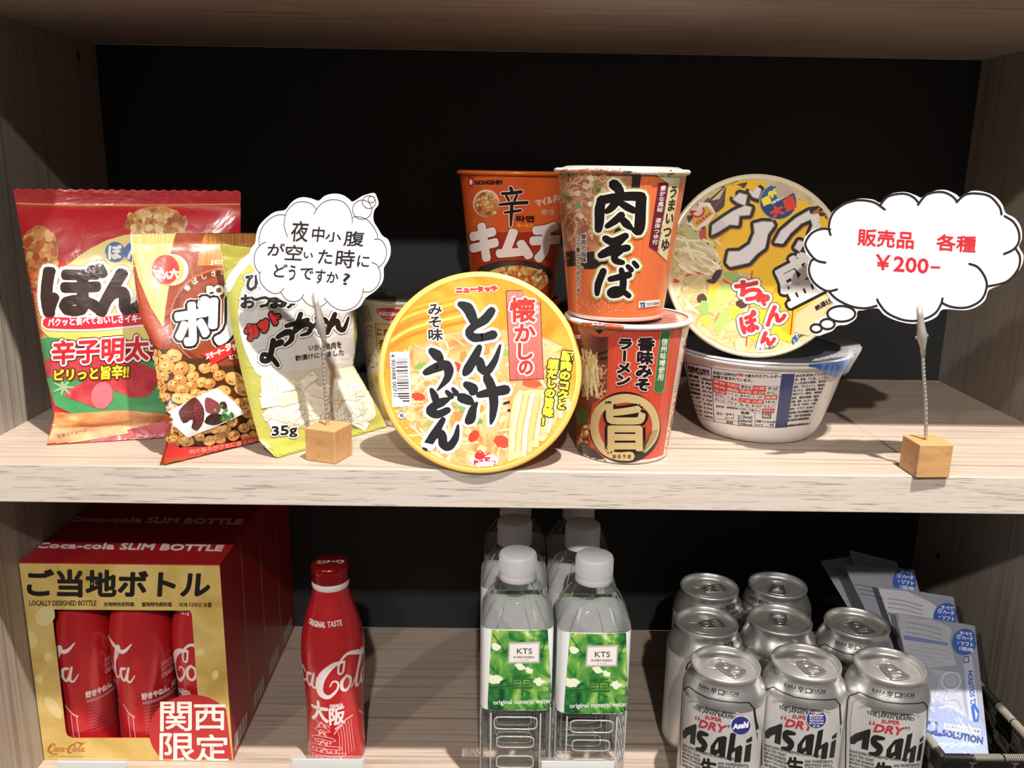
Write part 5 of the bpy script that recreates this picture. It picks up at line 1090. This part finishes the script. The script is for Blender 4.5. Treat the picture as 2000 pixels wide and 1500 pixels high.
a.text('KARA', [(415, 978), (500, 1000), (498, 1024), (413, 1002)], INK, 2, .8); a.text('辛口', [(506, 996), (598, 1006), (598, 1044), (506, 1036)], INK, 2, 1.6); a.text('KUCHI', [(602, 1012), (686, 1012), (686, 1036), (602, 1038)], INK, 2, .8); a.stroke([(415, 1010), (500, 1034), (600, 1044), (686, 1042)], 2.5, INK, 2, 3)
a.stroke([(238, 1520), (242, 1200), (252, 1060), (262, 1032), (330, 1006), (400, 1040), (490, 1070), (600, 1082), (700, 1080), (748, 1072), (772, 1104), (768, 1250), (750, 1520)], 8, INK, 2, 1); a.stroke([(268, 1520), (270, 1200), (284, 1076), (330, 1040)], 2.4, GR, 2, 1)
a.stroke([(330, 1096), (420, 1104), (540, 1124), (640, 1150), (720, 1160)], 2.4, GR, 2, 4); a.ell(350, 1106, 36, 7, 'b0aeaa', 1.6, -8, 14); a.ell(704, 1160, 28, 8, 'b0aeaa', 1.6, 35, 14)
a.text('ASAHI BREWERIES LIMITED', [(405, 1112), (664, 1150), (664, 1172), (403, 1134)], INK, 2, .8, arc=6); a.text('THE JAPAN BRAND', [(378, 1128), (686, 1170), (684, 1198), (376, 1156)], INK, 2, .6, arc=9)
a.text('SUPER', [(476, 1184), (592, 1194), (589, 1218), (472, 1206)], RD, 2, 1.6); a.text('DRY', [(440, 1216), (624, 1238), (602, 1286), (420, 1262)], RD, 2, 3.5); a.text('“', [(394, 1190), (432, 1194), (428, 1220), (390, 1216)], RD, 2, 1); a.text('”', [(628, 1230), (656, 1230), (656, 1252), (628, 1252)], GR, 2, 1)
a.poly([(268, 1342), (266, 1302), (300, 1276), (398, 1244), (402, 1262), (384, 1384), (340, 1372), (348, 1316), (318, 1326), (296, 1346)], INK, 2)
a.stroke([(486, 1308, 22), (430, 1304, 40), (424, 1336, 44), (462, 1372, 44), (440, 1408, 36), (394, 1402, 14)], 40, INK, 2, 5)
a.poly([(556, 1318), (600, 1304), (618, 1312), (596, 1446), (560, 1440), (562, 1418), (530, 1440), (500, 1424), (506, 1378)], INK, 2); a.poly([(560, 1344), (540, 1372), (534, 1402), (556, 1392)], 'b8b6b2', 2.6)
a.poly([(640, 1284), (674, 1270), (656, 1376), (690, 1350), (700, 1362), (684, 1462), (650, 1466), (660, 1392), (640, 1410), (632, 1462), (606, 1450)], INK, 2); a.poly([(716, 1350), (742, 1330), (724, 1450), (698, 1456)], INK, 2); a.poly([(720, 1316), (748, 1284), (744, 1318), (722, 1334)], INK, 2)
LN = ['ASAHI SUPER DRY IS BREWED USING CAREFULLY', 'SELECTED YEAST', 'AND OUR ADVANCED', 'BREWING TECHNIQUES', 'ENJOY THE CLEAN', 'AND VERY SMOOTH TASTE']
for k, t_ in enumerate(LN):
    y = 1396 + k * 26; x1 = 690 if k == 0 else 424; a.text(t_, [(262, y - 20), (x1, y + (44 if k == 0 else 22)), (x1, y + (62 if k == 0 else 40)), (262, y - 2)], INK, 2, .4, arc=14 if k == 0 else 0)
for k, t_ in enumerate(['AND INGREDIENTS', 'BREWING SKILL', 'REFRESHING']): a.text(t_, [(550, 1476 + k * 24), (716, 1470 + k * 24), (716, 1488 + k * 24), (550, 1494 + k * 24)], INK, 2, .4)
a.text('生', [(430, 1462), (540, 1468), (540, 1570), (430, 1560)], INK, 2, 5)
g.build('can_body', r)
g = G(); g.lathe([(.0266, .1183), (.0272, .1192), (.0274, .1208), (.0268, .1220), (.0260, .1222), (.0254, .1216), (.0248, .1180), (.0240, .1160), (.0225, .1158), (.0221, .1166), (0, .1168)], ALD, 96, m)
for q in ([(0, -.013), (.009, -.010), (.0125, 0), (.009, .013), (0, .0165), (-.009, .013), (-.0125, 0), (-.009, -.010)],):
    P = smooth_pts(q, 5, True); g.tube([m @ V((p.x, p.y, .1168)) for p in P], .0004, ALD, 6, True)
P = smooth_pts([(0, .004), (.006, .006), (.008, .011), (.005, .015), (-.005, .015), (-.008, .011), (-.006, .006)], 5, True); g.tube([m @ V((p.x, p.y, .1168)) for p in P], .0003, ALD, 6, True)
g.build('can_lid', r)
g = G()
out_ = smooth_pts([(-.0045, .0055), (0, .0068), (.0045, .0055), (.0062, 0), (.0076, -.010), (.0068, -.0142), (0, -.0152), (-.0068, -.0142), (-.0076, -.010), (-.0062, 0)], 4, True)
hole = smooth_pts([(-.0045, -.0062), (.0045, -.0062), (.0052, -.0112), (0, -.0128), (-.0052, -.0112)], 4, True)
g.prism([(p.x, p.y) for p in out_], [[(p.x, p.y) for p in hole]], AL, AL, -.0010, lambda u, v, t: m @ V((u, v, .1186 + t)))
g.tube([m @ V((p.x, p.y, .1182)) for p in out_], .0007, AL, 8, True); g.tube([m @ V((p.x, p.y, .1182)) for p in hole], .0006, AL, 8, True)
g.lathe([(.0034, .1166), (.0034, .1184), (.0028, .1192), (0, .1193)], AL, 24, m); g.build('tab', r)
def sticker(root, cx, cy_, fr, lines, big):
    g = G(); mm = Matrix.Translation(root.location); 
    h = G(); h.lathe([(.0328, .014), (.0328, .098)], AL, 96, mm); mp_ = cammap(h)
    a = Art(g, mp_, fr, 5, 0.0001, rough=.35, coat=.3)
    a.ell(cx, cy_, 74, 70, 'd8d8dc', 1.5, 0, 30); a.ell(cx, cy_, 69, 65, '27307a', 2.2, 0, 30)
    if big: a.text('Asahi', [(cx - 52, cy_ - 8), (cx + 54, cy_ - 32), (cx + 50, cy_ + 12), (cx - 56, cy_ + 26)], 'ece8ee', 3, 3)
    else:
        for k, t_ in enumerate(lines): a.text(t_, (cx - (50 if k not in (0, 5) else 22), cy_ - 54 + k * 19, cx + (50 if k not in (0, 5) else 22), cy_ - 39 + k * 19), 'e0dce8', 3, 1)
    return g
spots = [(.5742, .0345, .30, 'silver beer can at the left of the front row with a round blue logo sticker'), (.6402, .0386, .12, 'silver beer can in the middle of the front row with a round blue text sticker'),
         (.5738, .1010, -.75, 'silver beer can at the left of the second row, tab turned sideways'), (.6398, .1065, 2.6, 'silver beer can in the middle of the second row, tab pointing back'), (.7060, .1020, .15, 'silver beer can at the right of the second row, behind the front right can'),
         (.5915, .1680, -.8, 'silver beer can at the left of the rear row'), (.6580, .1730, .5, 'silver beer can at the right of the rear row')]
for i, (x, y, rz, lab) in enumerate(spots):
    c = copy_tree(croot, (x, y, ZL), -rz if i > 1 else -rz * .6, lab)
    # the pull tabs point their own ways
    if i < 2:
        sg = sticker(c, *((610, 1195) if i == 0 else (1150, 1150)), (1280, 1090, 3.658), ['Asahi', '東京2020', 'オリンピック・', 'パラリンピック', 'オフィシャル', 'ビール'], i == 0)
        me_o = sg.build('sticker', None, c.location); me_o.parent = c; me_o.location = (0, 0, 0)
        me_o.data.transform(Matrix.Rotation(-c.rotation_euler.z, 4, 'Z'))
    for ch in c.children:
        if ch.name.startswith('tab') or ch.name.startswith('can_lid'): ch.rotation_euler.z = (.75, .45, 1.75, 3.0, .35, 1.75, -.3)[i] + c.rotation_euler.z * -1
for ch in croot.children:
    if ch.name.startswith('tab') or ch.name.startswith('can_lid'): ch.rotation_euler.z = .22

# ------------------------------------------------------------------ acrylic price holders on the front of the lower shelf
ACR = thin('clear_acrylic', 'dfe4e4', .06)
for i, (xa, xb, y, zt, lab, lab2) in enumerate(((.0490, .1045, .001, -.2430, 'clear acrylic tag stand in front of the gold gift box', 'blank white card in the acrylic stand in front of the gold gift box'), (.2305, .2896, .001, -.2385, 'clear acrylic tag stand in front of the single cola bottle', 'blank white card in the acrylic stand in front of the single cola bottle'),
                                                 (.4250, .4862, .001, -.2385, 'clear acrylic tag stand in front of the water bottles', 'blank white card in the acrylic stand in front of the water bottles'))):
    r = thing('tag_stand', lab, 'price holder', ((xa + xb) / 2, y, ZL), 'acrylic tag stands on the lower shelf')
    g = G(); g.box((xa, y, ZL + .0002), (xb, y + .0014, zt), ACR, .0004); g.box((xa, y + .0030, ZL + .0002), (xb, y + .0044, zt), ACR, .0004); g.box((xa, y + .0044, ZL + .0002), (xb, y + .022, ZL + .0016), ACR, .0004); g.build('acrylic_stand', r)
    g = G(); g.box((xa + .0022, y + .0019, ZL + .0006), (xb - .0022, y + .0025, zt - .0022), M('f4f3f1', .6)); o = g.build('paper_card', None, ((xa + xb) / 2, y + .002, ZL)); o['label'] = lab2; o['category'] = 'card'; o['group'] = 'blank cards in the tag stands'
# ------------------------------------------------------------------ lens solution packs leaning in a woven basket
WEAVE, tW, bW = newmat('woven_band'); c = tW.nodes.new('ShaderNodeTexCoord'); mpn = tW.nodes.new('ShaderNodeMapping'); ck = tW.nodes.new('ShaderNodeTexChecker'); wv = tW.nodes.new('ShaderNodeTexWave'); bp = tW.nodes.new('ShaderNodeBump')
mpn.inputs['Rotation'].default_value = (0, radians(45), radians(0)); tW.links.new(c.outputs['Object'], mpn.inputs[0])
ck.inputs['Scale'].default_value = 42; ck.inputs['Color1'].default_value = lin('1c1916'); ck.inputs['Color2'].default_value = lin('6e6a62'); tW.links.new(mpn.outputs[0], ck.inputs[0]); tW.links.new(ck.outputs[0], bW.inputs['Base Color'])
wv.inputs['Scale'].default_value = 260; tW.links.new(c.outputs['Object'], wv.inputs[0]); bp.inputs['Strength'].default_value = .6; bp.inputs['Distance'].default_value = .0008; tW.links.new(wv.outputs['Fac'], bp.inputs['Height']); tW.links.new(bp.outputs[0], bW.inputs['Normal'])
RIMD, RIML = M('1d1a18', .5), M('8a8578', .6)
BZ = ZL + .058
xa, xb, ya, yb = .7436, .8260, .0055, .2300
r = thing('woven_basket', 'black and grey woven basket in the lower right corner holding the lens packs', 'basket', ((xa + xb) / 2, .12, ZL))
def wall(p, q, name):
    g = G(); p, q = V(p), V(q); n = 60; th = V((-(q - p).y, (q - p).x, 0)).normalized() * .0012
    vs = []; 
    for k in range(n + 1):
        f = k / n
        for j in range(9): vs.append(p.lerp(q, f) + V((0, 0, (BZ - ZL - .001) * j / 8 + .0006)) + th * (.8 * sin(k * .8) * (1 if j % 2 else -1)))
    g.add(vs, [(k * 9 + j, (k + 1) * 9 + j, (k + 1) * 9 + j + 1, k * 9 + j + 1) for k in range(n) for j in range(8)], WEAVE, True)
    m2 = len(vs); vs2 = [v + th * 2 for v in vs]; g.add(vs2, [(k * 9 + j, k * 9 + j + 1, (k + 1) * 9 + j + 1, (k + 1) * 9 + j) for k in range(n) for j in range(8)], WEAVE, True)
    g.build(name, r)
    return p, q
crn = [(xa, ya, ZL), (xb, ya, ZL), (xb, yb, ZL), (xa, yb, ZL)]
for i in range(4): wall(crn[i], crn[(i + 1) % 4], 'woven_side')
g = G(); g.box((xa, ya, ZL + .0002), (xb, yb, ZL + .002), RIMD); g.build('basket_floor', r)
g = G()
for i in range(4):
    p, q = V(crn[i]), V(crn[(i + 1) % 4]); p.z = q.z = BZ; L_ = (q - p).length; n = int(L_ / .0008); d = (q - p).normalized(); sd = V((-d.y, d.x, 0)); blk_ = [True, False, False, True, False, False]
    g.tube([p, q], .0029, RIMD, 10)
    for s0 in range(0, n, 30):
        mt = RIMD if blk_[(s0 // 30) % 6] else RIML
        for k in range(s0, min(n, s0 + 28), 2):
            c0 = p + d * (k * .0008); P = [c0 + d * (.0009 * t / 6) + sd * (.0031 * cos(radians(t * 40 - 60))) + V((0, 0, .0031 * sin(radians(t * 40 - 60)))) for t in range(7)]
            g.tube(P, .00055, mt, 5)
g.build('basket_rim', r)
PF = dict(rough=.18, coat=.9, bump=.5, bscale=45)
def pack(label, TLp, TRp, BRp, BLp, th, art=False, MLp=None):
    """a clear sachet: four corners as (px, py, y)"""
    P = [uy(*p) for p in (TLp, TRp, BRp, BLp)]
    zc = min(p.z for p in P); c = sum(P, V()) / 4
    r = thing('lens_pack', label, 'sachet', (c.x, c.y, zc), 'lens solution packs in the basket')
    g = pouch([P[0]] + ([uy(*MLp)] if MLp else []) + [P[3]], [P[1], P[2]], th, M('8d919e', **PF), M('9094a0', **PF), .05, .06, 24, 30, .0007, seed=int(TLp[0]), back=.4, zmin=ZL + .004)
    if art:
        a = Art(g, cammap(g), (1580, 1050, 3.333), 6, 0.00006, **PF)
        art(a)
    g.build('sachet', r); return r
def front_art(a):
    a.poly([(585, 495), (760, 520), (905, 575), (930, 600), (915, 680), (960, 830), (780, 850), (620, 760), (585, 600)], 'a8aab2', 1)
    for k in range(3): a.stroke([(630, 550 + k * 32), (760, 572 + k * 32), (860, 602 + k * 32)], 6, '85889a', 2, 1)
    a.poly([(616, 634), (900, 684), (906, 706), (620, 664)], '6f7da6', 2)
    for k in range(6): a.stroke([(640, 700 + k * 26), (900, 742 + k * 26)], 5, '989bab', 2, 1)
    a.poly([(700, 840), (980, 880), (1010, 1100), (1040, 1190), (760, 1060)], 'a0a6b6', 1)
    a.stroke([(925 + 62 * cos(radians(t)), 935 + 58 * sin(radians(t))) for t in range(0, 360, 20)], 9, 'c0c5d0', 2, 3, closed=True); a.stroke([(925 + 44 * cos(radians(t)), 935 + 40 * sin(radians(t))) for t in range(0, 360, 20)], 4, '868c9e', 2, 3, closed=True)
    a.stroke([(900, 1000), (880, 1060), (960, 1060), (990, 1110)], 8, '8c92a6', 2, 4); a.stroke([(850, 1110), (930, 1100), (1000, 1150)], 10, 'b8bdc9', 2, 4)
    a.poly([(995, 770), (1060, 770), (1110, 1200), (1040, 1190), (1010, 860)], 'a9afc6', 3); a.text('CL SOLUTION', [(1052, 1090), (1034, 870), (1062, 868), (1086, 1086)], '3c57a0', 4, 1.6)
    a.poly([(1052, 1100), (1080, 1080), (1108, 1130), (1104, 1200), (1070, 1200)], '3a5ca8', 4); a.poly([(1075, 1110), (1098, 1150), (1086, 1190)], 'a8c0e4', 4.6)
    a.stroke([(1006, 778), (1038, 776), (1040, 812), (1008, 814)], 5, '24242c', 4, 1, closed=True)
    a.poly([(745, 1170), (830, 1060), (1000, 1160), (1165, 1215), (1170, 1400), (830, 1425), (755, 1320)], '8c98ba', 2); a.poly([(755, 1260), (900, 1300), (1168, 1290), (1170, 1410), (830, 1425), (770, 1340)], '96a3c8', 2.6)
    a.text('CL', [(752, 1190), (862, 1210), (858, 1292), (750, 1272)], '3c4e86', 4, 6); a.text('SOLUTION', [(870, 1252), (1132, 1300), (1128, 1346), (866, 1290)], '3f4f7e', 4, 3)
    a.poly([(880, 1208), (1118, 1248), (1114, 1284), (876, 1244)], 'ccc8d2', 3.5); a.text('コンタクトレンズ保存液', [(886, 1216), (1112, 1254), (1110, 1276), (884, 1238)], '6a6670', 4, .8)
    for k in range(5): a.stroke([(800 + k * 60, 1380 - k * 6), (830 + k * 60, 1350), (880 + k * 60, 1340)], 9, 'b4c0dc', 3.4, 4)
    a.text('MENICON', [(900, 1392), (990, 1398), (990, 1416), (900, 1410)], 'e8ecf6', 4, 1) if False else None
    badge(a, 1012, 680)
def badge(a, x, y):
    a.ell(x, y, 80, 88, '3f5cab', 4, 20, 30); a.ell(x - 38, y - 34, 16, 18, '8ea4dc', 4.6)
    a.text('すべて', [(x - 30, y - 70), (x + 50, y - 58), (x + 50, y - 36), (x - 30, y - 48)], 'd6dcf0', 5, 1.4); a.text('ハード', [(x - 16, y - 40), (x + 52, y - 28), (x + 52, y - 4), (x - 16, y - 16)], 'd6dcf0', 5, 1.6)
    a.text('・ソフト', [(x - 44, y - 8), (x + 56, y + 8), (x + 56, y + 32), (x - 44, y + 18)], 'd6dcf0', 5, 1.6); a.text('1回用', [(x - 32, y + 30), (x + 54, y + 44), (x + 54, y + 66), (x - 32, y + 52)], 'd6dcf0', 5, 1.2)
def second_art(a):
    a.poly([(455, 330), (640, 350), (790, 420), (830, 450), (900, 620), (600, 640), (500, 520)], 'c0c1c8', 1)
    for k in range(3): a.stroke([(515, 398 + k * 28), (620, 412 + k * 28), (740, 446 + k * 28)], 6, '85889a', 2, 1)
    a.poly([(505, 485), (700, 520), (704, 540), (508, 505)], '6f7da6', 2); badge(a, 890, 512)
def third_art(a):
    a.poly([(230, 190), (400, 215), (560, 250), (640, 330), (640, 420), (280, 400)], '8d9098', 1)
    for k in range(3): a.stroke([(260, 300 + k * 28), (400, 320 + k * 28), (520, 350 + k * 28)], 5, '5a5d66', 2, 1)
    badge(a, 625, 280)
def lean_y(y0, *pts): return [(px, py, y0 + .0004 * (1480 - py)) for px, py in pts]
pack('lens solution pack at the front of the basket with large blue lettering at its foot', *lean_y(.0140, (1748, 1197), (1904, 1222), (1931, 1474), (1836, 1474)), .0022, front_art, lean_y(.0140, (1802, 1428))[0])
pack('second lens solution pack from the front, with a blue round badge at its upper right', *lean_y(.0290, (1712, 1142), (1862, 1166), (1905, 1400), (1806, 1400)), .0022, second_art)
pack('third lens solution pack from the front, its dim blue badge near the wall', *lean_y(.0440, (1648, 1104), (1784, 1112), (1850, 1360), (1772, 1360)), .0022, third_art)
pack('rearmost lens solution pack in the basket, only its pale top edge showing', *lean_y(.0590, (1658, 1074), (1752, 1098), (1828, 1330), (1740, 1330)), .0022)
pack('lens solution pack slipped sideways to the left at the back of the basket', *lean_y(.0720, (1602, 1096), (1690, 1082), (1775, 1310), (1730, 1310)), .0020)
bpy.data.objects.remove(fo); bpy.data.curves.remove(fc)
